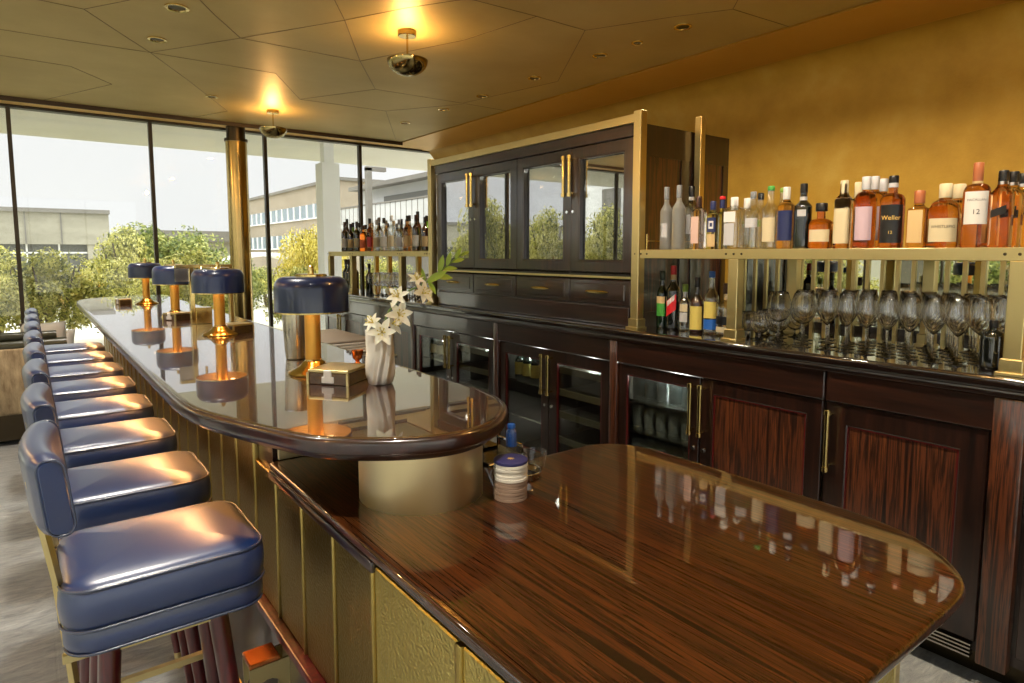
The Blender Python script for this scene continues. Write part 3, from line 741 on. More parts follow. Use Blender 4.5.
# ------------------------------------------------------------------ bottles
def sup(n, a):
    ca, sa = math.cos(a), math.sin(a)
    return (abs(ca) ** n + abs(sa) ** n) ** (-1 / n) if n != 2 else 1
def bprof(H, R, hb, hn, rn, dome=False):
    b, m = hb * H, hn * H
    p = [(R * .55, .004), (R * .9, .0), (R * .98, .004), (R, .012)]
    p += [(R, .012 + (b - .012) * k / 3) for k in (1, 2, 3)]
    for k in range(1, 9):
        t = k / 8; s = (1 + math.cos(PI * t)) / 2
        if dome: s = math.sqrt(max(1 - t ** 2.6, 0))
        p.append((rn + (R - rn) * s, b + (m - b) * t))
    return p
def bottle(label, x, y, z, H, R, body='clear', cap='black', hb=.58, hn=.74, rn=None, capf=.86, n=2, sy=1, labels=(), caprad=None, ang=PI + .3, group='bottles on top of the near brass shelf',
           name='bottle', collar=None, dome=False):
    rn = rn or max(.0115, R * .33)
    t = thing(name, label, 'bottle', (x, y, z), group)
    pr = bprof(H, R, hb, hn, rn, dome); ct = capf * H
    pr += [(rn * .98, ct - .001), (rn * .98, ct + (H - ct) * .8)]
    seg = 24
    g = bmesh.new(); lathe(g, pr, seg, (x, y, z), n, sy)
    if n != 2:      # square bodies turn their flat to the aisle; neck goes round by itself near its radius
        pass
    put('glass_body', g, body, t, .9)
    cr = caprad or rn * 1.08
    g = bmesh.new(); lathe(g, [(cr * .96, ct), (cr, ct + .002), (cr, H - .003), (cr * .9, H)], 18, (x, y, z)); put('cap', g, cap, t, .7)
    if collar: 
        g = bmesh.new(); c0, c1, cm = collar; lathe(g, [(rn * 1.06, c0 * H), (rn * 1.06, c1 * H)], 18, (x, y, z), cap0=False, cap1=False); put('neck_label', g, cm, t, .9)
    def lp(a, zz, k=1.012):
        # radius of the profile at this height
        r = R
        for (r0, z0), (r1, z1) in zip(pr, pr[1:]):
            if z0 <= zz <= z1 and z1 > z0: r = r0 + (r1 - r0) * (zz - z0) / (z1 - z0); break
        r = r * sup(n, a) * k
        return (x + r * math.cos(a), y + r * math.sin(a) * sy, z + zz)
    for L in labels:
        z0, z1, ha, mat = L[:4]; txt = L[4] if len(L) > 4 else (); slant = L[5] if len(L) > 5 else 0
        g = bmesh.new(); rows = []
        for j in range(5):
            zz = (z0 + (z1 - z0) * j / 4) * H
            rows.append(ring(g, [lp(ang + ha * (-1 + 2 * i / 12), zz + slant * (-1 + 2 * i / 12) * H) for i in range(13)]))
        skin(g, rows, False, False, False)
        lo = put('label', g, mat, t, .9)
        for body_t, size, zf, tm in txt:
            me = text_mesh(body_t, size)
            co = np.empty(len(me.vertices) * 3); me.vertices.foreach_get('co', co); co = co.reshape(-1, 3)
            rr_ = R
            out = [Vector(lp(ang + vx / rr_, zf * H + vy + slant * H * vx / (rr_ * ha), 1.022)) - Vector((x, y, z)) for vx, vy, vz in co]
            me.vertices.foreach_set('co', np.array(out).ravel()); me.update(); me.materials.append(M[tm])
            to = bpy.data.objects.new('lettering', me); COL.objects.link(to); to.parent = lo
    return t
TS = 1.5185  # near-shelf bottle positions and sizes were computed from image pixels
S = 'standing on the near brass shelf'
bottle('tall frosted clear bottle with grey cap, first from the display cabinet on the shelf', 2.66, 2.186, TS, .323, .032, 'frost', 'greycap', .60, .76, .013, .80, labels=[(.2, .42, .5, 'silver')])
bottle('tall frosted clear bottle with grey cap, second from the display cabinet on the shelf', 2.66, 2.107, TS, .327, .034, 'frost', 'greycap', .62, .78, .013, .80)
bottle('clear bottle with black and silver cap, half hidden behind the pinkish one', 2.75, 2.099, TS, .326, .036, 'clear', 'black', .66, .78, .014, .84, labels=[(.25, .55, .8, 'silver')], collar=(.78, .83, 'silver'))
bottle('pinkish square bottle with dark cap near the display cabinet', 2.66, 1.985, TS, .262, .032, 'pink', 'brown', .70, .80, .013, .80, n=5, labels=[(.12, .62, .62, 'pinklabel')], ang=PI)
bottle('gin bottle with a round navy medallion label and dark blue cap', 2.66, 1.902, TS, .233, .030, 'greenish', 'navy', .68, .8, .013, .82, labels=[(.06, .32, .7, 'tan'), (.36, .66, .75, 'navy'), (.43, .59, .4, 'white'), (.47, .55, .2, 'navy')])
bottle('pale green bottle with a red top behind the medallion bottle', 2.76, 1.92, TS, .263, .028, 'greenish', 'red', .6, .76, .013, .94, collar=(.78, .93, 'navy'))
bottle('squared clear bottle with white cap and white label over a grey picture', 2.66, 1.786, TS, .244, .040, 'clear', 'white', .76, .84, .016, .76, n=4, labels=[(.08, .5, .6, 'silver'), (.52, .72, .7, 'white')], ang=PI)
bottle('clear bottle with white cap standing behind the white-labelled square bottle', 2.77, 1.789, TS, .245, .034, 'clear', 'white', .72, .82, .015, .80, labels=[(.1, .5, .6, 'silver')])
bottle('slender clear ridged bottle with dark stopper, middle of the clear group', 2.66, 1.688, TS, .262, .034, 'clear', 'greycap', .6, .78, .013, .88, n=3, labels=[(.38, .54, .8, 'silver')])
bottle('slender clear bottle with dark stopper, behind and right of the ridged one', 2.78, 1.725, TS, .266, .033, 'clear', 'black', .6, .78, .013, .88, n=3, labels=[(.4, .52, .4, 'green')])
bottle('broad clear bottle with a green cap and pale botanical label', 2.66, 1.602, TS, .28, .036, 'clear', 'green', .6, .76, .014, .93, labels=[(.12, .5, .8, 'cream')])
bottle('clear bottle with pale green cap behind the navy-labelled whisky', 2.80, 1.625, TS, .282, .033, 'clear', 'leaf', .6, .76, .014, .93)
bottle('light amber whisky with navy label and white cap', 2.66, 1.527, TS, .27, .036, 'amber_light', 'white', .68, .80, .014, .80, labels=[(.14, .62, .95, 'navy')])
bottle('dark bottle with black capsule and small silver label, next to the navy label', 2.66, 1.45, TS, .278, .036, 'darkglass', 'black', .64, .76, .014, .86, labels=[(.5, .6, .5, 'silver')], collar=(.72, .80, 'silver'))
bottle('short round orange liqueur with black stopper and cream band', 2.66, 1.370, TS, .191, .044, 'orange', 'black', .50, .66, .016, .82, caprad=.023, labels=[(.16, .42, .95, 'cream')], n=2.6, dome=True)
bottle('tall bottle wrapped in a long cream label with cream capsule, beside the dark bottle', 2.66, 1.280, TS, .276, .030, 'amber', 'cream', .70, .82, .014, .74, labels=[(.08, .74, 1.25, 'cream')], n=4, ang=PI)
bottle('amber bottle with cream capsule hidden behind the long cream label', 2.77, 1.275, TS, .276, .030, 'amber', 'cream', .66, .8, .014, .76)
bottle('large amber bourbon with lilac label, front of its line of three', 2.66, 1.195, TS, .283, .046, 'amber', 'silver', .60, .80, .015, .82, labels=[(.12, .58, .8, 'lilac')], sy=.86, dome=True)
bottle('large amber bourbon with lilac label, second in its line of three', 2.775, 1.213, TS, .294, .044, 'amber', 'silver', .60, .80, .015, .82, labels=[(.12, .58, .8, 'lilac')], sy=.86, dome=True)
bottle('large amber bourbon with lilac label, third in its line of three', 2.89, 1.228, TS, .294, .044, 'amber', 'silver', .60, .80, .015, .82, labels=[(.12, .58, .8, 'lilac')], sy=.86, dome=True)
bottle('dark amber bourbon with black label in gold script and black cap', 2.66, 1.095, TS, .277, .043, 'amber_deep', 'black', .62, .76, .016, .90, labels=[(.08, .60, 1.0, 'black', [('Weller', .024, .42, 'gold_ink'), ('12', .016, .22, 'gold_ink')])], collar=(.84, .90, 'silver'), dome=True)
bottle('small squared amber bottle with copper stopper and tan label', 2.66, 1.002, TS, .214, .034, 'amber_light', 'copper_cap', .66, .76, .014, .78, n=4, labels=[(.1, .66, .66, 'tan')], ang=PI, caprad=.018)
bottle('squat broad amber whisky with cream label, the front one of a pair', 2.66, 0.918, TS, .232, .054, 'amber', 'cream', .46, .76, .020, .78, labels=[(.10, .46, .95, 'cream', [('WHISTLEPIG', .0145, .33, 'ink')])], n=2.5, sy=.9, caprad=.021, dome=True)
bottle('squat broad amber whisky with cream label, the rear one of a pair', 2.81, 0.925, TS, .241, .050, 'amber', 'cream', .46, .76, .020, .78, labels=[(.10, .46, .9, 'cream')], n=2.5, sy=.9, caprad=.021, dome=True)
bottle('tallest amber whisky with copper capsule and large white label reading 12', 2.66, 0.822, TS, .296, .041, 'amber_deep', 'copper_cap', .62, .76, .0145, .78, labels=[(.28, .66, .95, 'white', [('12', .024, .42, 'ink'), ('MACALLAN', .011, .56, 'ink')])], collar=(.74, .79, 'tan'), dome=True)
bottle('square amber whisky with slanted black label and striped cap, front of three', 2.66, 0.748, TS, .262, .031, 'amber_deep', 'black', .68, .82, .014, .86, n=6, labels=[(.42, .52, .62, 'black', (), .03)], ang=PI, collar=(.82, .86, 'silver'))
bottle('square amber whisky with slanted black label and striped cap, middle of three', 2.765, 0.748, TS, .266, .030, 'amber_light', 'black', .68, .82, .014, .86, n=6, labels=[(.42, .52, .62, 'black', (), .03)], ang=PI, collar=(.82, .86, 'silver'))
bottle('square amber whisky with slanted black label and striped cap, rear of three', 2.87, 0.748, TS, .268, .030, 'amber_light', 'black', .68, .82, .014, .86, n=6, labels=[(.42, .52, .62, 'black', (), .03)], ang=PI, collar=(.82, .86, 'silver'))
# six under the shelf, on the counter
G2 = 'bottles under the near brass shelf'
bottle('dark green bottle with green label, first under the shelf beside the brass post', 2.70, 2.235, TZ, .309, .029, 'darkgreen', 'darkgreen_cap', .60, .76, .0135, .84, labels=[(.22, .44, .9, 'green'), (.44, .56, .9, 'tan')], group=G2)
bottle('dark vermouth bottle with red cap and red and white slanted label', 2.70, 2.162, TZ, .337, .036, 'darkglass', 'red', .60, .76, .014, .86, labels=[(.26, .50, .8, 'red', (), .06), (.42, .50, .6, 'white', (), .06)], group=G2, collar=(.78, .86, 'tan'))
bottle('small clear grey bottle with green stopper under the shelf', 2.70, 2.085, TZ, .243, .028, 'clear', 'leaf', .60, .74, .0135, .84, labels=[(.2, .40, .8, 'silver'), (.42, .58, .8, 'cream')], group=G2)
bottle('dark-necked bottle with a big pale yellow label under the shelf', 2.70, 2.010, TZ, .281, .034, 'brownglass', 'black', .54, .70, .0135, .82, labels=[(.06, .48, 1.15, 'yellow')], group=G2)
bottle('clear bottle with blue cap and yellow and blue label under the shelf', 2.70, 1.925, TZ, .313, .036, 'clear', 'blue', .56, .76, .014, .90, labels=[(.08, .24, 1.0, 'blue'), (.26, .52, 1.0, 'yellow')], group=G2)
bottle('round-bodied brandy bottle with dark label under the shelf, beside the second post', 2.70, 1.840, TZ, .256, .046, 'clear', 'brown', .46, .68, .015, .80, labels=[(.08, .18, 1.0, 'cream'), (.22, .38, 1.0, 'black')], group=G2, dome=True)

# far shelf: one bottle of each shape, then copies with their own labels
FB = [('dark wine-red', 'brownglass', 'black'), ('dark brown', 'brownglass', 'brown'), ('lime green and black', 'lime', 'black'), ('brown', 'brownglass', 'black'), ('clear', 'clear', 'black'), ('dark green', 'darkgreen', 'black'), ('amber', 'amber', 'black'), ('orange', 'orange', 'brown'),
      ('pale amber', 'amber_light', 'white'), ('deep amber', 'amber_deep', 'black'), ('dark', 'darkglass', 'silver'), ('pale', 'clear', 'white'), ('amber', 'amber', 'silver'), ('clear', 'clear', 'black'), ('clear', 'clear', 'cream'), ('clear', 'clear', 'white'), ('dark', 'darkglass', 'black'), ('clear', 'clear', 'greycap'), ('pinkish', 'pink', 'black'), ('amber', 'amber', 'black')]
lab = ['cream', 'white', 'lime', 'tan', 'silver', 'cream', 'red', 'orange_l', 'white', 'red', 'silver', 'cream', 'tan', 'white', 'silver', 'cream', 'white', 'silver', 'pinklabel', 'tan']
for i in range(25):
    w, b, c = FB[i % 20]; y = 6.49 - i * .077
    H = [.40, .36, .35, .33, .34, .35, .31, .30, .33, .37, .38, .35, .34, .36, .33, .38, .34, .33, .37, .36][i % 20] * .86
    bottle('%s bottle on the far shelf, %s from the window end' % (w, ORD[i]), 2.66 + (.0 if i % 2 else .06), y, TS, H, .032 + .004 * (i % 3 == 1), b, c, .58 + .05 * (i % 2), .76, .0135, .84,
           labels=[(.14, .44, .9, lab[i % 20])] + ([(.5, .66, 1.3, 'lime')] if i == 2 else []), group='bottles on top of the far brass shelf', ang=PI + .9)
for i in range(9):
    bottle('dark bottle at the back of the far shelf, %s from the window end' % ORD[i], 2.86, 6.42 - i * .2, TS, .27 + .01 * (i * 7 % 4), .036, ('darkglass', 'brownglass', 'darkgreen')[i % 3], ('black', 'silver', 'brown')[i % 3], .58, .76, .0135, .84,
           labels=[(.14, .44, .9, ('cream', 'red', 'tan')[i % 3])], group='bottles at the back of the far brass shelf', ang=PI + .9)
for i in range(4):
    bottle('dark wine bottle under the far shelf, %s from the window end' % ORD[i], 2.70, 6.50 - .08 * i, TZ, .34, .037, 'darkglass', 'brown', .58, .74, .0145, .84, group='wine bottles under the far shelf', ang=PI + .9)
bottle('dark green bottle beside the glasses under the far shelf', 2.70, 5.92, TZ, .30, .037, 'darkgreen', 'black', .56, .74, .0145, .84, group='wine bottles under the far shelf', ang=PI + .9)

# ------------------------------------------------------------------ glasses
def stemmed(kind, label, group, loc, prof, seg=20):
    t = thing('wine_glass', label, 'glass', loc, group)
    g = bmesh.new(); lathe(g, prof, seg, loc, cap0=False, cap1=False); put('bowl', g, 'wine_glass', t, 1.2)
    fr = prof[0]
    return t
def glass_parts(label, cat, group, loc, foot, stem_h, bowl):
    x, y, z = loc
    t = thing('wine_glass', label, cat, loc, group)
    g = bmesh.new(); lathe(g, [(foot, 0), (foot, .0022), (foot * .3, .005), (.0042, .014), (.0036, stem_h * .6), (.0045, stem_h)], 16, loc); put('stem', g, 'stem_glass', t, 1.2)
    g = bmesh.new(); lathe(g, [(.001, bowl[0][1] - .001)] + bowl, 24, loc, cap0=False, cap1=False); put('bowl', g, 'stem_glass', t, 1.6)
    return t
tul = [(.004, .104), (.012, .110), (.024, .126), (.034, .145), (.0385, .158), (.037, .175), (.032, .205), (.0285, .238), (.0277, .2385), (.0310, .205), (.036, .175), (.0374, .158), (.033, .1465), (.023, .128), (.011, .1125), (.001, .108)]
bal = [(.004, .098), (.02, .103), (.038, .118), (.049, .140), (.052, .160), (.049, .185), (.042, .210), (.036, .232), (.0352, .2325), (.041, .21), (.048, .185), (.0508, .160), (.0478, .141), (.037, .120), (.019, .1055), (.001, .101)]
snf = [(.004, .034), (.02, .038), (.036, .054), (.042, .074), (.040, .092), (.034, .112), (.029, .128), (.0282, .1285), (.033, .112), (.039, .092), (.0408, .074), (.035, .056), (.019, .0405), (.001, .037)]
g1 = glass_parts('slim tulip wine glass in the dense ranks under the near bottle shelf', 'glass', 'tulip wine glasses under the near shelf', (2.64, 1.315, TZ), .035, .105, tul)
for r in range(5):
    for c in range(9):
        y = 1.315 - c * .0785 + (r % 2) * .038
        if (c or r) and y > (.83 if r == 0 else .735): dup(g1, (2.64 + r * .094, y, TZ), R.uniform(0, 6))
g2 = glass_parts('wide balloon wine glass at the left end of the ranks under the near bottle shelf', 'glass', 'balloon wine glasses under the near shelf', (2.64, 1.53, TZ), .038, .10, bal)
for (x, y) in ((2.64, 1.42), (2.75, 1.475), (2.86, 1.53), (2.86, 1.42), (2.97, 1.475)): dup(g2, (x, y, TZ), R.uniform(0, 6))
g3 = glass_parts('small round snifter glass beside the brass post under the near bottle shelf', 'glass', 'snifter glasses under the near shelf', (2.655, 1.63, TZ), .032, .036, snf)
for (x, y) in ((2.745, 1.60), (2.835, 1.635), (2.925, 1.61), (3.01, 1.63), (2.70, 1.715), (2.79, 1.70), (2.88, 1.72), (2.97, 1.70)): dup(g3, (x, y, TZ), R.uniform(0, 6))
g4 = glass_parts('stemmed glass among the glasses under the far brass shelf', 'glass', 'glasses under the far shelf', (2.66, 5.75, TZ), .034, .09, [(r, z * .93) for r, z in bal])
for c in range(11):
    for r in range(3):
        if c or r: dup(g4, (2.66 + r * .11, 5.75 - c * .106 + (r % 2) * .05, TZ))
for i, y in enumerate((2.44, 2.56, 2.68, 2.95, 3.07, 3.19)):
    o = dup(g4, (2.74, y, 2.105), R.uniform(0, 6), 'stemmed glass hanging upside down inside the display cabinet, %s from the near end' % ORD[i], 'glasses hanging in the display cabinet'); o.rotation_euler = (PI, 0, 0)
t = thing('gift_box', 'gold box with black band at the right end of the near brass shelf', 'box', (2.98, .66, TS))
g = bmesh.new(); box(g, 2.93, 3.03, .60, .715, TS, TS + .085, .002, 1); put('box_body', g, 'gold_ink', t)
g = bmesh.new(); box(g, 2.928, 3.032, .598, .717, TS + .085, TS + .125, .002, 1); put('lid', g, 'black', t)
bottle('small dark round decanter beside the right-hand brass post under the near shelf', 2.66, .745, TZ, .17, .036, 'darkglass', 'black', .6, .8, .012, .85, group=G2, dome=True)
# tumblers behind the glass door
tb = bmesh.new(); lathe(tb, [(.030, .004), (.031, 0), (.033, .03), (.036, .12), (.035, .12), (.031, .012)], 16, (0, 0, 0), cap1=False)
tm = put('tumbler', tb, 'tumbler_glass', None, 1.2); tag(tm, 'clear tumbler in the rows behind the glass cabinet door', 'glass', 'tumblers in the glass-doored cabinet')
first = True
for z in (.352, .542, .712):
    for r in range(2):
        for c in range(6):
            o = tm if first else tm.copy()
            if not first: COL.objects.link(o)
            first = False; o.location = (2.64 + r * .1, 1.92 + c * .082 - .01 * r, z)
# bottles inside the fridges
GF = 'bottles in the glass-door fridges'
fz = .657
for i in range(3):
    bottle('yellow-labelled bottle in the right-hand fridge, %s from the left' % ORD[i], 2.64, 3.40 - .085 * i, fz, .22, .034, 'darkgreen', 'silver', .56, .74, .013, .82, labels=[(.12, .5, 1.2, 'yellow')], group=GF, ang=PI + .5)
bottle('small red-labelled bottle in the right-hand fridge beside the yellow ones', 2.66, 3.13, fz, .20, .03, 'brownglass', 'red', .56, .74, .012, .82, labels=[(.12, .5, 1.2, 'red')], group=GF, ang=PI + .5)
for i in range(3):
    bottle('dark bottle in the left-hand fridge behind the flower vase, %s from the left' % ORD[i], 2.66, 4.58 - .10 * i, fz, .22, .036, 'brownglass' if i % 2 else 'darkgreen', 'cream', .56, .74, .013, .82, labels=[(.12, .45, 1.2, 'cream')], group=GF, ang=PI + .5)

bar_cam_scale()

# ------------------------------------------------------------------ lamps and things on the bar
BT = 1.0708
def table_lamp(x, y, label):
    t = thing('table_lamp', label, 'lamp', (x, y, BT), 'blue mushroom lamps on the bar')
    g = bmesh.new(); lathe(g, [(.088, 0), (.09, .004), (.084, .010), (.062, .020), (.046, .030), (.038, .042), (.031, .046), (.031, .052)], 36, (x, y, BT)); put('base', g, 'brass_polished', t, .5)
    g = bmesh.new(); pr = []
    for i in range(16): pass
    lathe(g, [(.0275, .05), (.0275, .26)], 36, (x, y, BT)); s = put('stem', g, 'brass_reeded', t, 1.2)
    g = bmesh.new(); rs = .128
    pr = [(rs - .003, .222), (rs, .222), (rs, .305)] + [(rs - .034 * (1 - math.cos(a)), .305 + .042 * math.sin(a)) for a in [PI / 2 * k / 8 for k in range(1, 9)]] + [(.05, .349), (.02, .350)]
    inn = [(.02, .345), (.05, .344)] + [(rs - .036 - 0 * k, .341) for k in (0,)] + [(rs - .006, .312), (rs - .003, .222)]
    lathe(g, pr, 48, (x, y, BT), cap0=False, cap1=False); sh_ = put('shade', g, 'blue_enamel', t, .7)
    g = bmesh.new(); lathe(g, inn, 48, (x, y, BT), cap0=False, cap1=False); put('shade_lining', g, 'shade_inside', sh_, .7)
    g = bmesh.new(); lathe(g, [(rs + .0008, .2215), (rs + .0012, .2265)], 48, (x, y, BT), cap0=False, cap1=False); put('shade_rim', g, 'brass_polished', sh_, .7)
    g = bmesh.new(); lathe(g, [(.055, .348), (.055, .354), (.05, .357), (.012, .358), (.012, .36)], 28, (x, y, BT)); put('cap', g, 'brass_polished', t, .5)
    g = bmesh.new(); lathe(g, [(.010, .357), (.011, .37), (.009, .383), (.004, .388)], 14, (x, y, BT)); put('finial', g, 'brass_polished', t)
    g = bmesh.new(); lathe(g, [(.034, .268), (.045, .285), (.045, .315), (.034, .33)], 16, (x, y, BT)); put('bulb', g, 'bulb_glow', t)
    return t
lamp_spots = [(.803, 2.25), (.795, 3.62), (.778, 4.80), (.795, 6.24)]
for i, (x, y) in enumerate(lamp_spots):
    table_lamp(x, y, ('blue-shaded brass table lamp nearest the flower vase', 'blue-shaded brass table lamp, second from the rounded bar end', 'blue-shaded brass table lamp, third from the rounded bar end', 'blue-shaded brass table lamp at the window end of the bar')[i])

def caddy(x, y, rot, label, L=.13, W=.13, H=.048):
    t = thing('wooden_box', label, 'box', (x, y, BT), 'wooden boxes beside the lamps')
    kw = dict(rotz=rot, pivot=(x, y, BT))
    g = bmesh.new(); box(g, x - L / 2, x + L / 2, y - W / 2, y + W / 2, BT, BT + H * .78, .002, 1); put('box_body', g, 'caddy_wood', t, **kw)
    g = bmesh.new(); box(g, x - L / 2 - .001, x + L / 2 + .001, y - W / 2 - .001, y + W / 2 + .001, BT + H * .8, BT + H, .002, 1); put('lid', g, 'brass', t, **kw)
    e = .004
    for sx in (-1, 1):
        for sy in (-1, 1):
            g = bmesh.new(); box(g, x + sx * L / 2 - e, x + sx * L / 2 + e, y + sy * W / 2 - e, y + sy * W / 2 + e, BT, BT + H * .79); put('corner_edge', g, 'brass', t, **kw)
    g = bmesh.new(); box(g, x - L / 2 - .004, x - L / 2 + .002, y - .022, y + .022, BT + .006, BT + H * .55, .002, 1); box(g, x - L / 2 - .004, x - L / 2 + .002, y - .014, y + .014, BT + H * .5, BT + H * .98, .002, 1); put('clasp', g, 'napkin', t, **kw)
    return t
caddy(.818, 2.05, math.radians(38), 'brown wooden box with brass edges and white clasp in front of the near lamp', .145, .145, .05)
caddy(.895, 3.70, math.radians(20), 'brown wooden box to the right of the second lamp', .12, .13)
caddy(.765, 4.62, math.radians(30), 'brown wooden box in front of the third lamp', .14, .11)
caddy(.63, 6.30, math.radians(10), 'brown wooden box beside the lamp at the window end', .09, .10)

# brass bridge with a glass panel on the bar between the second and third lamps
t = thing('brass_bridge', 'brass framed stand with glass panel behind the second lamp', 'stand', (.86, 4.28, BT))
g = bmesh.new(); box(g, .70, 1.02, 4.255, 4.305, BT + .34, BT + .362, .002, 1); put('top_bar', g, 'brass_polished', t)
g = bmesh.new(); box(g, .775, .80, 4.255, 4.305, BT, BT + .34, .002, 1); put('upright', g, 'brass_polished', t)
g = bmesh.new(); box(g, 1.0, 1.02, 4.255, 4.305, BT, BT + .34, .002, 1); put('upright', g, 'brass_polished', t)
g = bmesh.new(); box(g, .80, .89, 4.24, 4.32, BT, BT + .10, .002, 1); put('drip_box', g, 'brass_polished', t)
g = bmesh.new(); box(g, .70, .775, 4.275, 4.285, BT + .26, BT + .34); put('side_glass', g, 'steel', t)
g = bmesh.new()
for xx in (.84, .90, .95): tube(g, [(xx, 4.25, BT + .345), (xx, 4.22, BT + .32), (xx, 4.22, BT + .26)], .008, 8)
put('tap', g, 'brass_polished', t)

# steel wine cooler beyond the near lamp
cx, cyy = .858, 2.60
t = thing('wine_cooler', 'tall brushed steel wine cooler behind the near blue lamp', 'wine cooler', (cx, cyy, BT))
g = bmesh.new(); lathe(g, [(.038, 0), (.042, .004), (.046, .05), (.052, .19), (.052, .205), (.049, .205), (.044, .05), (.036, .01)], 32, (cx, cyy, BT), cap1=True); put('body', g, 'steel_brushed', t, .6)
g = bmesh.new(); lathe(g, [(.052, .20), (.0545, .203), (.0545, .209), (.05, .21), (.049, .204)], 32, (cx, cyy, BT), cap0=False, cap1=False); put('rim', g, 'chrome', t)

# vase with lilies
vx, vy = .912, 1.93
t = thing('flower_vase', 'white textured porcelain vase holding white lilies on the bar end', 'vase', (vx, vy, BT))
g = bmesh.new(); pr = [(.034, 0), (.041, .004), (.046, .03), (.048, .07), (.046, .11), (.044, .15), (.046, .178), (.043, .178), (.040, .15), (.042, .07), (.03, .012)]
lathe(g, pr, 40, (vx, vy, BT))
for v in g.verts:
    d = Vector((v.co.x - vx, v.co.y - vy)); a = math.atan2(d.y, d.x); z = v.co.z - BT
    k = 1 + .045 * math.sin(2 * a + 55 * z) + .04 * math.sin(4 * a - 80 * z + 2 * math.sin(a)); v.co.x = vx + d.x * k; v.co.y = vy + d.y * k
put('vase_body', g, 'bisque', t, 1.2)
fl = thing('lily_spray', 'arching spray of white lilies and green leaves in the porcelain vase', 'flowers', (vx, vy, BT + .16))
spine = [(vx, vy, BT + .03), (vx + .005, vy, BT + .17), (vx + .03, vy - .01, BT + .24), (vx + .09, vy - .02, BT + .30), (vx + .17, vy - .03, BT + .335), (vx + .26, vy - .035, BT + .40), (vx + .315, vy - .035, BT + .435)]
g = bmesh.new(); tube(g, spine, [.004, .004, .0035, .003, .003, .0025, .0015], 8)
tube(g, [(vx + .012, vy + .01, BT + .03), (vx + .0, vy + .005, BT + .18), (vx - .012, vy - .02, BT + .215)], .003, 6)
put('stem', g, 'stem_green', fl)
def petal_geo(bm, base, dirv, upv, L, W, curl):
    d = Vector(dirv).normalized(); u = Vector(upv); u = (u - d * u.dot(d)).normalized(); w = d.cross(u)
    rows = []
    for i in range(7):
        s = i / 6; wd = W * math.sin(PI * min(.08 + s * .9, 1)) ** .8; c = Vector(base) + d * (L * s) - u * (curl * s * s * L)
        rows.append([bm.verts.new(c + w * (wd * q) + u * (abs(q) * wd * .25)) for q in (-1, -.5, 0, .5, 1)])
    for a, b in zip(rows, rows[1:]):
        for q in range(4): bm.faces.new((a[q], a[q + 1], b[q + 1], b[q]))
def bloom(c, axis, L=.055, name='lily'):
    L *= .80
    ax = Vector(axis).normalized(); s = ax.orthogonal().normalized(); w = ax.cross(s); g = bmesh.new()
    for k in range(6):
        a = PI / 3 * k + .3; rad = s * math.cos(a) + w * math.sin(a)
        petal_geo(g, Vector(c), rad * .85 + ax * .55, ax, L * (1 if k % 2 else .9), L * .24, .35)
    o = put(name, g, 'petal', fl, 1.2)
    g = bmesh.new()
    for k in range(6):
        a = PI / 3 * k; rad = s * math.cos(a) + w * math.sin(a); e = Vector(c) + ax * .026 + rad * .012
        tube(g, [Vector(c), e], .0011, 5); bmesh.ops.create_icosphere(g, subdivisions=1, radius=.003, matrix=Matrix.Translation(e))
    put('stamens', g, 'stamen', o)
bloom((vx - .012, vy - .045, BT + .175), (-.5, -.8, .25), .062)
bloom((vx + .03, vy - .03, BT + .20), (.3, -.9, .2), .055)
bloom((vx + .055, vy - .03, BT + .228), (-.1, -.95, .3), .064)
bloom((vx + .06, vy - .02, BT + .285), (-.6, -.5, .5), .052)
bloom((vx + .135, vy - .045, BT + .295), (.2, -.85, .45), .058)
bloom((vx + .125, vy - .03, BT + .34), (-.2, -.7, .8), .042)
bloom((vx - .03, vy - .02, BT + .205), (-.8, -.3, .5), .045)
lv = [((.165, -.03, .333), (.4, -.3, .3), .075), ((.19, -.033, .352), (.9, -.2, -.05), .07), ((.15, -.03, .33), (-.2, -.3, .9), .05), ((.21, -.033, .365), (.1, -.3, .95), .06), ((.225, -.034, .375), (.95, -.2, .1), .055), ((.24, -.035, .388), (.2, -.2, .9), .05),
      ((.26, -.035, .40), (.95, -.2, .25), .05), ((.275, -.035, .41), (.4, -.2, .9), .045), ((.295, -.035, .422), (.9, -.1, .4), .04), ((.17, -.03, .335), (.2, -.4, -.6), .05)]
for b, d, L in lv:
    g = bmesh.new(); petal_geo(g, (vx + b[0], vy + b[1], BT + b[2]), d, (-.3, -.9, .4), L, L * .17, .15); put('leaf', g, 'lily_leaf', fl, 1.2)
# copper jigger behind the box
jx, jy = .95, 2.20
t = thing('jigger', 'small copper hourglass jigger between the wooden box and the vase', 'jigger', (jx, jy, BT))
g = bmesh.new(); lathe(g, [(.016, 0), (.019, .001), (.018, .02), (.006, .034)], 20, (jx, jy, BT), cap0=True); put('small_cup', g, 'copper', t, .8)
g = bmesh.new(); lathe(g, [(.006, .034), (.018, .046), (.022, .075), (.021, .075), (.016, .05)], 20, (jx, jy, BT)); put('large_cup', g, 'copper', t, .8)
# folded linen on the ice station
for i in range(5):
    g = bmesh.new(); box(g, 1.29 + .004 * (i % 2), 1.60, 3.45, 4.05, .926 + .016 * i, .941 + .016 * i, .006, 3)
    o = center(put('folded_napkin', g, 'napkin' if i < 4 else 'towel_grey', None))
    tag(o, ('grey striped folded linen on top of the stack behind the bar' if i == 4 else 'folded white linen, %s from the bottom of the stack behind the bar' % ORD[i]), 'napkin', 'folded linen behind the bar')

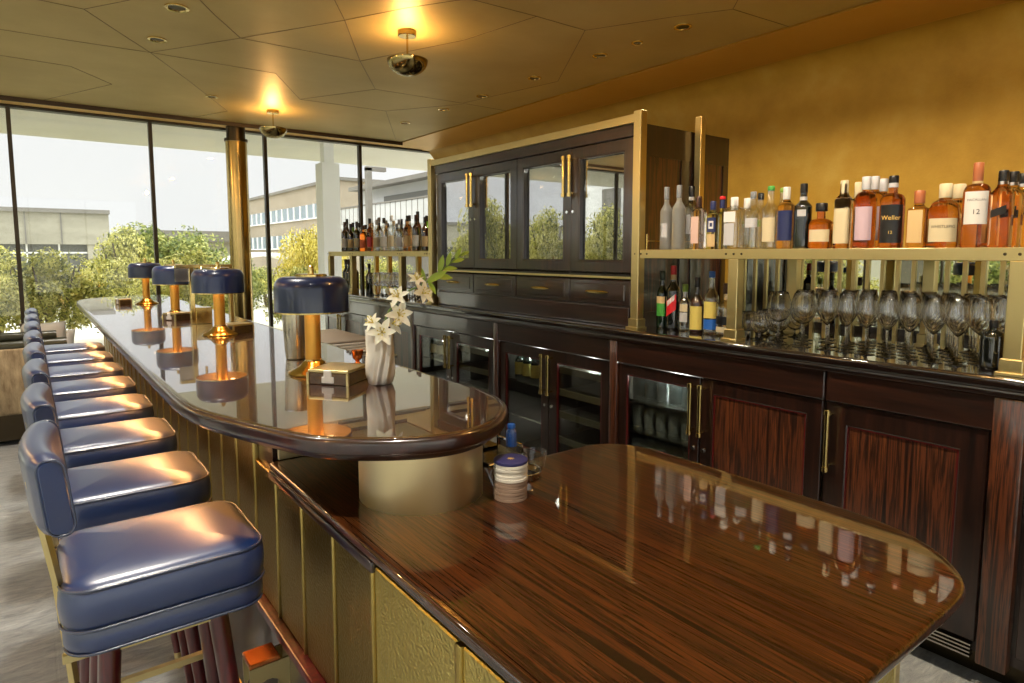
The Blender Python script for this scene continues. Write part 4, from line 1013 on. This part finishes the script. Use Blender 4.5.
# ------------------------------------------------------------------ things on the low counter
LT = .8602
px_, py_ = .980, 1.302
n = 12; hh = .105 / n
for i in range(n):
    g = bmesh.new(); j = R.uniform(-.0015, .0015); k = R.uniform(-.0015, .0015)
    lathe(g, [(.043, 0), (.0445, .001), (.0445, hh - .0012), (.043, hh - .0002)], 32, (px_ + j, py_ + k, LT + i * hh))
    o = center(put('coaster', g, 'coaster_top' if i == n - 1 else 'paperedge' if i > 5 else 'card_brown', None))
    tag(o, 'navy-topped round coaster with gold star, top of the stack' if i == n - 1 else ('cream' if i > 5 else 'brown') + ' round card coaster, %s from the bottom of the stack' % ORD[i], 'coaster', 'stack of coasters')
    if i == n - 1:
        g = bmesh.new(); pts = []
        for q in range(16):
            a = 2 * PI * q / 16; r = .010 if q % 2 == 0 else .004; pts.append((px_ + j + r * math.cos(a), py_ + k + r * math.sin(a)))
        skin(g, [ring(g, [(x, y, LT + n * hh + e) for x, y in pts]) for e in (-.0002, .0006)]); put('star', g, 'gold_ink', o)
tx, ty = 1.178, 1.445
t = tag(center(put('tumbler', lathe(bmesh.new(), [(.028, .004), (.030, 0), (.033, .01), (.036, .052), (.034, .052), (.030, .012)], 28, (tx, ty, LT), cap1=True), 'wine_glass', None, 1.0)), 'low clear rocks tumbler on the far edge of the low counter', 'glass')
t = thing('ashtray', 'small round steel dish behind the coaster stack', 'dish', (1.10, 1.405, LT))
g = bmesh.new(); lathe(g, [(.045, 0), (.052, .002), (.055, .02), (.051, .02), (.046, .006)], 32, (1.10, 1.405, LT)); put('dish', g, 'steel', t)
g = bmesh.new(); tube(g, [(1.10 + .053 * math.cos(a), 1.405 + .053 * math.sin(a), LT + .021) for a in [2 * PI * k / 28 for k in range(28)]], .0025, 6, True); put('rim', g, 'chrome', t)
bottle('small blue-labelled clear bottle on the work shelf behind the rounded bar end', 1.208, 1.60, .856, .10, .0175, 'clear', 'blue', .75, .85, .012, .86, labels=[(.28, .84, 3.1, 'blue')], group='things on the work shelf')
t = thing('ice_caddy', 'square polished steel caddy with tongs behind the rounded bar end', 'caddy', (1.16, 1.75, .856))
g = bmesh.new()
for a in ((1.10, 1.22, 1.69, 1.695), (1.10, 1.22, 1.80, 1.805), (1.10, 1.105, 1.69, 1.805), (1.215, 1.22, 1.69, 1.805)): box(g, a[0], a[1], a[2], a[3], .856, .955)
box(g, 1.10, 1.22, 1.69, 1.805, .856, .862); put('tray', g, 'chrome', t)
tg = thing('ice_tongs', 'bright steel tongs leaning in the square steel caddy', 'tongs', (1.17, 1.73, .87))
for s in (-1, 1):
    g = bmesh.new(); tube(g, [(1.18 + s * .012, 1.71, .87), (1.185 + s * .016, 1.69, .93), (1.19, 1.67, 1.0)], .004, 8, flat=1.8); put('arm', g, 'chrome', tg)

# ------------------------------------------------------------------ bar stools
def make_stool(label):
    x0, y0 = .235, 1.855
    t = thing('bar_stool', label, 'bar stool', (x0, y0, FL), 'blue leather bar stools along the bar')
    def rings(g, hx, hy, r, prof, dome=0):
        rs = []
        for ins, z in prof:
            rs.append(ring(g, [(x0 + px, y0 + py, z) for px, py in rrect(max(hx - ins, .01), max(hy - ins, .01), max(r - ins, .006), 7)]))
        skin(g, rs)
    g = bmesh.new(); rings(g, .225, .2, .075, [(.006, .652), (.0, .664), (-.003, .70), (.0, .732), (.004, .743), (.012, .751), (.03, .757), (.06, .762), (.10, .766), (.14, .7685), (.185, .7695)]); put('seat', g, 'blue_leather', t, 1.2)
    g = bmesh.new(); rings(g, .222, .197, .073, [(.012, .592), (.004, .596), (.0, .606), (.0, .640), (.006, .6515)]); bnd = put('seat_band', g, 'blue_leather', t, 1.0)
    for z, q in ((.652, .0), (.745, .003), (.594, .006)):
        g = bmesh.new(); tube(g, [(x0 + px, y0 + py, z) for px, py in rrect(.225 - q, .2 - q, .075 - q, 7)], .0035, 6, True); put('piping', g, 'blue_piping', t, 1.2)
    # curved backrest
    g = bmesh.new(); rs = []
    for i in range(15):
        s = -1 + 2 * i / 14; yy = s * .205; xc = -.216 - .024 * (1 - s * s); ends = 1 - .35 * max(0, abs(s) - .86) / .14
        tilt = .0
        sec = rrect(.033 * ends, .092 * (1 - .12 * max(0, abs(s) - .86) / .14), .030 * ends, 5)
        nx, ny = (1, s * .25); L = math.hypot(nx, ny); nx, ny = nx / L, -ny / L
        rs.append(ring(g, [(x0 + xc + px * nx - (pz) * .10, y0 + yy + px * ny * -1 * -1, .975 + pz) for px, pz in sec]))
    skin(g, rs); bk = put('backrest', g, 'blue_leather', t, 1.1)
    for e in (0, 14):
        g = bmesh.new(); s = -1 + 2 * e / 14; xc = -.216
        tube(g, [(x0 + xc + px * .72 - pz * .10, y0 + s * .2035, .975 + pz) for px, pz in rrect(.036, .085, .028, 5)], .003, 6, True); put('piping', g, 'blue_piping', bk, 1.2)
    for s in (-1, 1):
        g = bmesh.new(); tube(g, [(x0 - .205, y0 + s * .12, .50), (x0 - .212, y0 + s * .12, .60), (x0 - .224, y0 + s * .12, .76), (x0 - .258, y0 + s * .12, 1.0)], .0065, 4, flat=1.6); put('back_support', g, 'brass', t, .3)
        g = bmesh.new(); box(g, x0 - .225, x0 - .12, y0 + s * .12 - .008, y0 + s * .12 + .008, .555, .578, .002, 1); put('bracket', g, 'brass', t)
    for sx in (-1, 1):
        for sy in (-1, 1):
            a = (x0 + sx * .118 - .01, y0 + sy * .105, .594); b = (x0 + sx * .19, y0 + sy * .165, FL)
            g = bmesh.new(); tube(g, [a, tuple((p * .55 + q * .45) for p, q in zip(a, b)), b], [.025, .0225, .015], 16)
            lg = put('leg', g, 'mahogany', t, 1.0)
            g = bmesh.new(); m = [p * .08 + q * .92 for p, q in zip(a, b)]; tube(g, [tuple(m), b], [.0175, .0162], 16); put('ferrule', g, 'brass', lg, 1.0)
    g = bmesh.new()
    for z, hx, hy in ((.545, .130, .112),):
        box(g, x0 - hx, x0 + hx, y0 - hy - .008, y0 - hy + .004, z, z + .022); box(g, x0 - hx, x0 + hx, y0 + hy - .004, y0 + hy + .008, z, z + .022)
        box(g, x0 - hx - .008, x0 - hx + .004, y0 - hy, y0 + hy, z, z + .022); box(g, x0 + hx - .004, x0 + hx + .008, y0 - hy, y0 + hy, z, z + .022)
    put('upper_rail', g, 'brass', t)
    g = bmesh.new(); z = .30; hx, hy = .158, .135
    box(g, x0 - hx, x0 + hx, y0 - hy - .009, y0 - hy + .009, z, z + .018); box(g, x0 - hx, x0 + hx, y0 + hy - .009, y0 + hy + .009, z, z + .018)
    box(g, x0 - hx - .009, x0 - hx + .009, y0 - hy, y0 + hy, z, z + .018); box(g, x0 + hx - .012, x0 + hx + .012, y0 - hy, y0 + hy, z, z + .018); put('footrest', g, 'brass', t)
    return t
s0 = make_stool('blue leather bar stool closest to the rounded bar end, first of the row')
for i in range(1, 8):
    dup(s0, (.235, 1.855 + .623 * i, FL), 0, 'blue leather bar stool, %s in the row from the rounded bar end' % ORD[i])

bar_cam_scale(False)
# ------------------------------------------------------------------ sofa by the window
so = thing('sofa', 'beige woven sofa with dark green leather rim, its back to the room, by the window', 'sofa', (-.6, 6.5, 0))
g = bmesh.new(); box(g, -1.5, .22, 6.20, 6.31, .25, .77, .02, 3); put('back_panel', g, 'woven', so)
g = bmesh.new(); tube(g, [(-1.52, 6.255, .785), (.215, 6.255, .785)], .046, 14); tube(g, [(-1.52, 6.255, .858), (.15, 6.255, .858)], .032, 14); put('back_rim', g, 'green_leather', so, 1.0)
g = bmesh.new(); box(g, -1.5, .22, 6.31, 6.92, .25, .52, .04, 3); put('seat', g, 'green_leather', so)
g = bmesh.new(); box(g, -1.6, -1.46, 6.22, 6.90, .25, .72, .03, 3); put('armrest', g, 'woven', so)
g = bmesh.new(); box(g, -1.45, .16, 6.27, 6.86, .04, .25); put('plinth', g, 'dark_bronze', so)
for x in (-1.4, .1):
    for y in (6.32, 6.82): put('leg', tube(bmesh.new(), [(x, y, .06), (x, y, 0)], [.025, .018], 10), 'mahogany', so)
def pillow(x, y, z, w, h, rot, tilt, mat, label):
    g = bmesh.new(); rs = []
    N = 12
    vs = {}
    for side in (-1, 1):
        for i in range(N + 1):
            for j in range(N + 1):
                u, v = -1 + 2 * i / N, -1 + 2 * j / N
                k = (1 - u ** 4) * (1 - v ** 4); pinch = 1 - .06 * (u * u * (1 - v * v) + v * v * (1 - u * u))
                p = Vector((u * w / 2 * pinch, side * .075 * math.sqrt(max(k, 0)), v * h / 2 * pinch)); vs[side, i, j] = g.verts.new(p)
        for i in range(N):
            for j in range(N): g.faces.new((vs[side, i, j], vs[side, i + 1, j], vs[side, i + 1, j + 1], vs[side, i, j + 1]))
    bmesh.ops.remove_doubles(g, verts=g.verts[:], dist=1e-5)
    bmesh.ops.rotate(g, verts=g.verts[:], cent=(0, 0, 0), matrix=Matrix.Rotation(rot, 3, 'Z') @ Matrix.Rotation(tilt, 3, 'X'))
    bmesh.ops.translate(g, verts=g.verts[:], vec=(x, y, z)); o = center(put('cushion', g, mat, None, 1.5)); return tag(o, label, 'cushion', 'cushions on the sofa')
pillow(.075, 6.43, .755, .31, .38, .15, -.2, 'cushion_grey', 'grey cushion standing against the sofa back behind the stool backs')
pillow(.13, 6.62, .70, .31, .33, -.3, -.4, 'cushion_white', 'white cushion on the sofa, beyond the grey one')

# ------------------------------------------------------------------ outside
GZ = -.45
g = bmesh.new(); box(g, -90, 120, WY + .25, 160, GZ - .3, GZ); box(g, -90, WL - .25, -60, WY + .25, GZ - .3, GZ); box(g, WL - .25, 60, -60, BY - .25, GZ - .3, GZ); struct('ground', g, 'grass')
g = bmesh.new(); box(g, -14, 16, WY + .13, 13.6, 3.46, 3.62, .02, 2); struct('roof_overhang', g, 'soffit')
g = bmesh.new(); box(g, 4.23, 4.55, 11.14, 11.46, GZ, 3.10); cl = struct('column_2', g, 'white_wall'); g = bmesh.new(); box(g, 4.30, 4.48, 11.21, 11.39, 3.10, 3.47); put('column_neck', g, 'white_wall', cl)
def leaf_mesh(name, mat, n, leaf, seed, shape, clumps=26):
    r = np.random.default_rng(seed)
    c = r.normal(size=(clumps, 3)); c /= np.linalg.norm(c, axis=1)[:, None]; c *= r.uniform(.45, .82, (clumps, 1)); c[:, 2] = np.abs(c[:, 2]) * 1.0 - .15
    if shape == 'low': c[:, 2] *= .9
    idx = r.integers(0, clumps, n)
    d = r.normal(size=(n, 3)); d /= np.linalg.norm(d, axis=1)[:, None]
    p = c[idx] + d * (r.uniform(.4, 1, (n, 1)) ** .5) * r.uniform(.20, .36, (clumps, 1))[idx]
    nor = d + r.normal(size=(n, 3)) * .7; nor[:, 2] += .3; nor /= np.linalg.norm(nor, axis=1)[:, None]
    a = np.cross(nor, r.normal(size=(n, 3))); a /= np.linalg.norm(a, axis=1)[:, None]; b = np.cross(nor, a)
    s = leaf * r.uniform(.6, 1.3, (n, 1))
    v = np.stack([p - a * s, p + b * s * .45 + nor * s * .12, p + a * s, p - b * s * .45 + nor * s * .12], 1).reshape(-1, 3)
    me = bpy.data.meshes.new(name); me.vertices.add(4 * n); me.vertices.foreach_set('co', v.ravel())
    me.loops.add(4 * n); me.loops.foreach_set('vertex_index', np.arange(4 * n)); me.polygons.add(n)
    me.polygons.foreach_set('loop_start', np.arange(n) * 4); me.polygons.foreach_set('loop_total', np.full(n, 4)); me.update(calc_edges=True)
    me.materials.append(M[mat]); return me
LM = {'olive': leaf_mesh('foliage', 'leaf_olive', 12000, .034, 1, 'low', 40), 'dark': leaf_mesh('foliage', 'leaf_dark', 12000, .036, 2, 'low', 36), 'yellow': leaf_mesh('foliage', 'leaf_yellow', 9000, .036, 3, 'tree', 34)}
def shrub(x, y, h, w, kind, rot, label, cat='bush', group='bushes outside the window wall', name='bush'):
    t = thing(name, label, cat, (x, y, GZ), group); t.rotation_euler = (0, 0, rot)
    g = bmesh.new(); r = random.Random(int(x * 100 + y))
    for k in range(5):
        a = 2 * PI * k / 5 + rot; e = (math.cos(a) * w * .45, math.sin(a) * w * .45, h * .75)
        tube(g, [(0, 0, -.05), (e[0] * .3, e[1] * .3, h * .3), e], [.05, .035, .012], 7)
    me = bpy.data.meshes.new('trunk'); g.to_mesh(me); g.free(); me.materials.append(M['bark']); o = bpy.data.objects.new('trunk', me); COL.objects.link(o); o.parent = t
    o = bpy.data.objects.new('foliage', LM[kind]); COL.objects.link(o); o.parent = t
    o.scale = (w, w, h * .56); o.location = (0, 0, h * .44); return t
front = [(-9.4, 14.3, 3.9, 1.25, 'olive'), (-7.0, 14.4, 3.7, 1.1, 'olive'), (-4.7, 14.2, 3.9, 1.1, 'olive'), (-1.9, 14.2, 3.3, 1.1, 'olive'), (.3, 14.0, 2.3, 1.15, 'olive'), (2.65, 14.2, 2.3, 1.15, 'olive'), (4.8, 14.1, 1.9, .85, 'olive')]
rear = [(-3.2, 17.0, 3.0, 1.2, 'dark'), (-.6, 17.2, 2.4, 1.3, 'olive'), (1.75, 16.6, 2.9, 1.0, 'olive'), (4.0, 17.2, 2.3, 1.15, 'dark'), (8.6, 18.0, 2.1, 1.0, 'olive')]
for row, sp in (('front', front), ('rear', rear)):
    for j, (x, y, h, w, k) in enumerate(sp):
        shrub(x, y, h, w, k, R.uniform(0, 6), '%s bush outside the window wall, %s row, %s from the left' % ({'olive': 'yellow-olive leafy', 'dark': 'green leafy'}[k], row, ORD[j]))
shrub(3.5, 22, 3.3, 1.9, 'dark', 1, 'rounded green tree rising right of the pale concrete building', 'tree', 'trees beyond the bushes', 'tree')
shrub(6.9, 24, 1.7, .9, 'olive', 2, 'olive tree left of the brass column, beyond the bushes', 'tree', 'trees beyond the bushes', 'tree')
shrub(5.75, 16.2, 3.2, .95, 'yellow', 2, 'tall yellow-leaved tree between the column and the white post', 'tree', 'yellow trees by the white post', 'tree')
shrub(7.3, 19.6, 3.0, 1.05, 'yellow', 4, 'shorter yellow-leaved tree just left of the white post', 'tree', 'yellow trees by the white post', 'tree')
shrub(6.5, 14.0, 1.9, .6, 'olive', 3, 'olive bush at the foot of the yellow trees', 'bush', 'bushes outside the window wall', 'bush')
shrub(7.8, 15.6, 1.9, .85, 'dark', 3, 'green bush right of the white post', 'bush', 'bushes outside the window wall', 'bush')
# pale concrete building, left
bl = thing('concrete_building', 'low pale concrete building seen through the left window panes', 'building', (-4, 33, GZ))
g = bmesh.new(); box(g, -30, 2.66, 30, 40, 1.85, 3.05); box(g, -30, 2.6, 30.3, 40, GZ, .4); box(g, 1.9, 2.66, 30.05, 40, GZ, 1.9); put('wall', g, 'concrete', bl)
put('parapet', bx(-30, 2.7, 29.9, 40, 3.05, 3.2), 'roof_grey', bl)
g = bmesh.new(); box(g, -30, 1.9, 30.25, 30.35, .4, 1.85); put('window', g, 'far_dark', bl)
g = bmesh.new()
for x in (-6.6, -4.4, -2.2, -1.1, 0, 1.0): box(g, x - .03, x + .03, 30.2, 30.26, .4, 1.85)
box(g, -30, 1.9, 30.2, 30.26, 1.5, 1.56); put('window_frame', g, 'white_wall', bl)
g = bmesh.new()
for x in (-4.4, -2.2, 0, 1.1): box(g, x - .02, x + .02, 29.96, 30.02, 1.85, 3.05)
put('panel_joint', g, 'roof_grey', bl)
# beige office block, centre
ob = thing('office_block', 'beige office block with ribbon windows seen between the column and white post', 'building', (25, 50, GZ))
put('wall', bx(16.25, 40, 40, 62, GZ, 6.2), 'beige_wall', ob); put('roof_edge', bx(16.1, 40, 39.85, 62.2, 6.2, 6.4), 'roof_grey', ob)
for z0, z1 in ((4.0, 4.95), (1.9, 2.9)):
    g = bmesh.new(); box(g, 16.2, 16.26, 41.5, 61, z0, z1); wn = put('window', g, 'far_glass', ob)
    g = bmesh.new()
    for k in range(14): box(g, 16.12, 16.24, 41.5 + k * 1.4 - .09, 41.5 + k * 1.4 + .09, z0, z1)
    box(g, 16.12, 16.24, 41.5, 61, z0 - .08, z0); put('window_frame', g, 'white_wall', wn)
# white terrace building, right
wb = thing('terrace_building', 'white building with railing and arches behind the far bottle shelf', 'building', (17, 26, GZ))
put('wall', bx(14.3, 22, 18, 32.3, GZ, 4.75), 'terrace_white', wb); put('roof_edge', bx(13.7, 22, 18, 32.4, 4.75, 4.95), 'roof_grey', wb)
g = bmesh.new(); box(g, 14.22, 14.31, 23.5, 29.3, 4.0, 4.3); put('window', g, 'far_dark', wb)
g = bmesh.new(); box(g, 12.9, 14.3, 18, 31.9, 2.75, 2.95); put('terrace', g, 'terrace_white', wb)
g = bmesh.new()
for k in range(28): box(g, 12.92, 12.96, 18 + k * .5, 18.04 + k * .5, 2.95, 3.75)
box(g, 12.9, 12.98, 18, 31.9, 3.75, 3.82); put('railing', g, 'roof_grey', wb)
put('railing_glass', bx(12.93, 12.95, 18, 31.9, 2.98, 3.72), 'terrace_white', wb)
for k in range(12):
    y = 18.5 + k * 1.15; g = bmesh.new(); out = [(y - .55, 2.75), (y - .55, 2.6)] + [(y - .42 * math.cos(a), 2.1 + .5 * math.sin(a)) for a in [PI * q / 8 for q in range(9)]] + [(y + .55, 2.6), (y + .55, 2.75)]
    skin(g, [ring(g, [(xx, yy, zz) for yy, zz in out]) for xx in (13.0, 13.3)]); put('arch', g, 'terrace_white', wb)
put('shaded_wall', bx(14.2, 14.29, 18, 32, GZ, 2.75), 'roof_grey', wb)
g = bmesh.new(); tube(g, [(11.9, 20.6, 1.2), (12.4, 19.4, 3.6)], .05, 8); tag(center(put('stair_handrail', g, 'far_dark', None)), 'dark sloping stair handrail outside beside the far shelf', 'handrail')
t = thing('light_pole', 'grey street light pole with a short arm outside the right panes', 'street light', (10.08, 22, GZ))
put('pole', bx(9.98, 10.18, 21.9, 22.1, GZ, 4.6), 'roof_grey', t); put('arm', bx(9.98, 10.75, 21.9, 22.1, 4.5, 4.65), 'roof_grey', t)
# far roofs, arch and hill
t = thing('grey_warehouse', 'long flat grey building on the skyline left of the brass column', 'building', (18, 72, GZ))
put('wall', bx(8, 30, 66, 80, GZ, 2.6), 'concrete', t); put('roof', bx(7.5, 30.4, 65.5, 80, 2.6, 3.6), 'roof_grey', t)
t = thing('arched_canopy', 'white arched canopy outside behind the second lamp', 'canopy', (7.6, 27, GZ))
g = bmesh.new(); p0 = []; 
o_, i_ = [], []
for q in range(17):
    a = PI * q / 16; o_.append((7.6 - 2.2 * math.cos(a), .2 + 1.35 * math.sin(a))); i_.append((7.6 - 2.05 * math.cos(a), .2 + 1.2 * math.sin(a)))
out = o_ + list(reversed(i_)); skin(g, [ring(g, [(x, yy, z) for x, z in out]) for yy in (26, 28)]); put('arch_roof', g, 'white_wall', t)
for x in (5.5, 9.7): put('post', bx(x - .06, x + .06, 26, 26.15, GZ, .25), 'white_wall', t)
g = bmesh.new(); rs = []
for i in range(21):
    x = -60 + 9 * i; rs.append((x, 4.2 + 1.6 * math.sin(i * .9) + 1.1 * math.sin(i * 2.3)))
skin(g, [ring(g, [(x, yy, z) for x, z in rs] + [(120, yy, GZ), (-60, yy, GZ)]) for yy in (150, 156)]); struct('hills', g, 'hill')
# left-hand side: what the glass of the cabinet reflects
t = thing('white_pavilion', 'white pavilion with tall panels outside the left-hand windows, seen mirrored in the cabinet doors', 'building', (-15, 6, GZ))
put('wall', bx(-24, -14.5, -12, 22, GZ, 4.4), 'white_wall', t)
g = bmesh.new()
for k in range(9): box(g, -14.5, -14.3, -11 + k * 3.7, -10.1 + k * 3.7, GZ, 4.2)
put('panel_joint', g, 'roof_grey', t)
for i, (x, y, h, w, k) in enumerate([(-7.0, 1.5, 2.3, 1.15, 'olive'), (-7.4, 4.2, 2.6, 1.2, 'dark'), (-7.0, 7.0, 2.4, 1.2, 'olive'), (-7.6, 9.8, 2.7, 1.2, 'olive'), (-7.2, -1.2, 2.3, 1.2, 'dark')]):
    shrub(x, y, h, w, k, i, 'leafy bush outside the left-hand windows, %s along, seen mirrored in the cabinet doors' % ORD[i], 'bush', 'bushes outside the left-hand windows')

# ------------------------------------------------------------------ light
w = bpy.data.worlds.new('overcast'); sc.world = w; w.use_nodes = True; nt = w.node_tree
bg = nt.nodes['Background']; tc = nt.nodes.new('ShaderNodeTexCoord'); sp_ = nt.nodes.new('ShaderNodeSeparateXYZ'); rp = nt.nodes.new('ShaderNodeValToRGB')
nt.links.new(tc.outputs['Generated'], sp_.inputs[0]); nt.links.new(sp_.outputs['Z'], rp.inputs[0]); nt.links.new(rp.outputs[0], bg.inputs[0])
e = rp.color_ramp.elements; e[0].position = .05; e[0].color = (1.0, 1.0, 1.0, 1); e[1].position = .9; e[1].color = (5.6, 5.7, 5.8, 1); q_ = e.new(.22); q_.color = (1.03, 1.03, 1.03, 1)
bg.inputs[1].default_value = SKY = .80
def light(kind, name, loc, power, col=(1, 1, 1), **kw):
    l = bpy.data.lights.new(name, kind); l.energy = power; l.color = col
    for k, v in kw.items(): setattr(l, k, v)
    o = bpy.data.objects.new(name, l); COL.objects.link(o); o.location = loc; return o
WARM = (1, .56, .20); WARM2 = (1, .86, .66)
def beam(x, y, power, tilt=0, size=80, soft=.05, col=WARM2):
    o = light('SPOT', 'downlight_and_fill_beam', (x, y, CZ - .014), power, col, spot_size=math.radians(size), spot_blend=.8, shadow_soft_size=soft)
    o.rotation_euler = (0, math.radians(-tilt), 0)
# wall-washing row over the back bar; the row goes on behind the camera
for y in (-1.6, -.6, .3, 1.1, 1.8, 2.373, 3.02, 3.683, 4.345, 4.945, 5.663): beam(2.99, y, 52, 34, 84, col=(1, .84, .58))
for y in (-.6, .5, 1.5, 2.373, 3.02, 3.683, 4.345, 4.945): beam(2.90, y, 90, -14, 60)
for x, y in ((.688, 3.764), (.686, 4.38), (1.261, 5.666)): beam(x, y, 60, 0, 70)
for y in (-1.2, -.2, .7, 1.5, 2.3): beam(1.75, y, 90, 34, 80)      # added unseen row over the aisle, brightens the cabinet fronts
# added fill spots over the rest of the room, without fittings
for x in (-3.2, -1.6, 0.2):
    for y in (-2.5, -.9, .7, 2.3, 3.9, 5.5): beam(x, y, 120, 0, 90, col=(1, .92, .8))
for x, y in ((1.80, 3.37), (1.803, 5.884), (1.80, .85), (-1.7, 3.37), (-1.7, 5.88), (-1.7, .85)):
    light('POINT', 'pendant_bulb', (x, y, CZ - .165), 19, WARM, shadow_soft_size=.03)
bar_cam_scale(); K_, Z_ = K, KZ; bar_cam_scale(False)
for x, y in lamp_spots:
    light('POINT', 'lamp_bulb', (K_ * (x + .05), K_ * (y - .02), K_ * (BT + .262) + Z_), .30, (1, .6, .25), shadow_soft_size=.02)
    light('POINT', 'lamp_bulb', (K_ * (x - .05), K_ * (y - .03), K_ * (BT + .262) + Z_), .30, (1, .6, .25), shadow_soft_size=.02)
o = light('AREA', 'under_bar_light', (.367, 3.89, 1.073), 8, (1, .42, .13), shape='RECTANGLE', size=.017, size_y=4.3)
for y in (2.45, 3.1, 3.6, 4.2):
    light('POINT', 'cabinet_lamp', (2.75, y, 2.08), 1.2, (1, .95, .85), shadow_soft_size=.03)
for y in (2.1, 2.75, 3.25, 3.85, 4.4):  # added point lights to brighten the dark fridge and cabinet interiors
    light('POINT', 'interior_fill', (2.70, y, .86), 11 if y == 2.1 else 2.6, (.95, 1, .9), shadow_soft_size=.02)

# ------------------------------------------------------------------ camera
cam = bpy.data.cameras.new('camera'); co = bpy.data.objects.new('camera', cam); COL.objects.link(co); sc.camera = co
cam.sensor_width = 36; cam.lens = 36 * 638 / 1024; cam.shift_y = -26 / 1024
cam.clip_start = .02; cam.clip_end = 500
co.location = (0, 0, 1.5); co.rotation_euler = (math.radians(90 - 5.55), 0, math.radians(-37.11))
